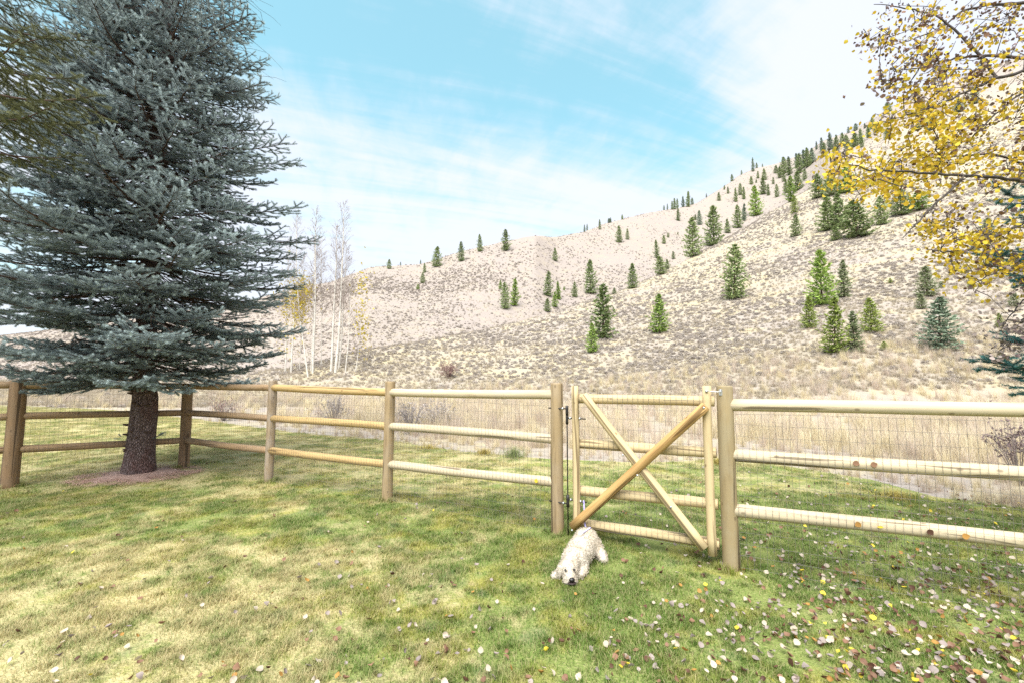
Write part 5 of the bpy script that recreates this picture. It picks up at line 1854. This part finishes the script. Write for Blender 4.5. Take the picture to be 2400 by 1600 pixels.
c_ = nt_.mix(nt_.math('MULTIPLY', nt_.step(f1, 0.5, 0.3), 0.35), c_, (0.40, 0.32, 0.235))
finish(nt_, c_, 0.9, bump(nt_, f1, 0.01, 0.7), spec=0.1)
body_me.materials.clear()
body_me.materials.append(m_)
for p_ in body_me.polygons:
    p_.use_smooth = True
body = put('body', body_me, dog)
# fur: short curved locks all over the coat
nv = len(body_me.vertices)
co = np.empty(nv * 3)
body_me.vertices.foreach_get('co', co)
co = co.reshape(-1, 3)
no = np.empty(nv * 3)
body_me.vertices.foreach_get('normal', no)
no = no.reshape(-1, 3)
pick_ = rng.choice(nv, 11000)
p0 = co[pick_] + rng.normal(0, 0.003, (len(pick_), 3))
nr = no[pick_]
ok = p0[:, 2] > 0.004
p0, nr = p0[ok], nr[ok]
k = len(p0)
fl = np.array(-ax_) * 0.0 + rng.normal(0, 0.55, (k, 3)) + np.array((0, 0, -0.55))
t1 = nr * 0.55 + fl * 0.7
t1 /= np.linalg.norm(t1, axis=1, keepdims=True)
t2 = nr * 0.15 + fl + rng.normal(0, 0.5, (k, 3))
t2 /= np.linalg.norm(t2, axis=1, keepdims=True)
sw = np.cross(t1, rng.normal(size=(k, 3)))
sw /= np.linalg.norm(sw, axis=1, keepdims=True)
Lf = 0.0080 * rng.uniform(0.6, 1.4, k)[:, None]
a0, a1 = p0 - nr * 0.004, p0 + t1 * Lf
a2 = a1 + t2 * Lf * 0.9
wf = 0.0022
v = np.stack([a0 - sw * wf, a0 + sw * wf, a1 - sw * wf * 0.8, a1 + sw * wf * 0.8, a2], 1)
v[..., 2] = np.maximum(v[..., 2], 0.003)
b_ = np.arange(k)[:, None] * 5
g = Geo()
g.add(v.reshape(-1, 3), b_ + np.array([[2, 3, 4]]), b_ + np.array([[0, 1, 3, 2]]), np.repeat(rng.random(k), 5))
M['fur'] = tinted('cream_fur', (0.46, 0.395, 0.315), (0.60, 0.545, 0.47), trans=0.25)
g.build('fur', M['fur'], dog, kind='stuff')
blk = plain('wet_black', (0.012, 0.010, 0.010), 0.25, 0.5)
bm = bmesh.new()
blob(bm, (0, 0, 0), (0.018, 0.025, 0.018), hyaw, 12)
me = bpy.data.meshes.new('nose')
bm.to_mesh(me)
bm.free()
me.materials.append(blk)
o = put('nose', me, dog)
o.location = hc + hx * 0.146 + Vector((0, 0, -0.032))
bm = bmesh.new()
blob(bm, (0, 0, 0), (0.028, 0.036, 0.010), hyaw, 12)
me = bpy.data.meshes.new('mouth')
bm.to_mesh(me)
bm.free()
me.materials.append(plain('dark_lip', (0.03, 0.018, 0.016), 0.5))
o = put('mouth', me, dog)
o.location = hc + hx * 0.140 + Vector((0, 0, -0.058))
bm = bmesh.new()
blob(bm, (0, 0, 0), (0.010, 0.013, 0.009), None, 10)
me = bpy.data.meshes.new('eye')
bm.to_mesh(me)
bm.free()
me.materials.append(blk)
for s in (-1, 1):
    o = put('eye', me, dog)
    o.location = hc + hx * 0.080 + hs_ * 0.036 * s + Vector((0, 0, 0.016))

# lavender leash from the lower hinge bolt down behind the brace to the dog
lz = HZ(1143)
p0 = gpt(0.085, lz + 0.012, 0.055)
p1 = gpt(0.10, lz - 0.10, 0.075)
p2 = gpt(0.105, lz - 0.24, 0.085)
p3 = dog_at + dl(0.55, 0.05, 0.262)
p4 = dog_at + dl(0.35, 0.0, 0.255)
g = Geo()
ctrl = np.array([tuple(q) for q in (p0, p1, p2, p3, p4)])
S = np.linspace(0, 4, 30)
cv = np.stack([np.interp(S, np.arange(5), ctrl[:, k]) for k in range(3)], -1)
ker = np.array((0.25, 0.5, 0.25))
for _ in range(4):
    cv[1:-1] = 0.25 * cv[:-2] + 0.5 * cv[1:-1] + 0.25 * cv[2:]
wv = np.array(gt) * 0.008
nvv = np.array(gn) * 0.0015
n_ = len(cv)
v = np.stack([cv - wv - nvv, cv + wv - nvv, cv + wv + nvv, cv - wv + nvv], 1).reshape(-1, 3)
i, j = np.meshgrid(np.arange(n_ - 1), np.arange(4), indexing='ij')
j2 = (j + 1) % 4
g.add(v, None, np.stack([i * 4 + j, i * 4 + j2, (i + 1) * 4 + j2, (i + 1) * 4 + j], -1).reshape(-1, 4))
loop = [gpt(0.085 + 0.0, lz + 0.016 * math.sin(a), 0.055 + 0.016 * math.cos(a)) for a in np.linspace(0, 6.28, 10)]
g.tube([tuple(q) for q in loop], 0.004, 5, False)
o = g.build('leash', M['lavender'], smooth=False)
tag(o, 'lavender webbing leash tied to the lower gate hinge above the dog', 'leash')
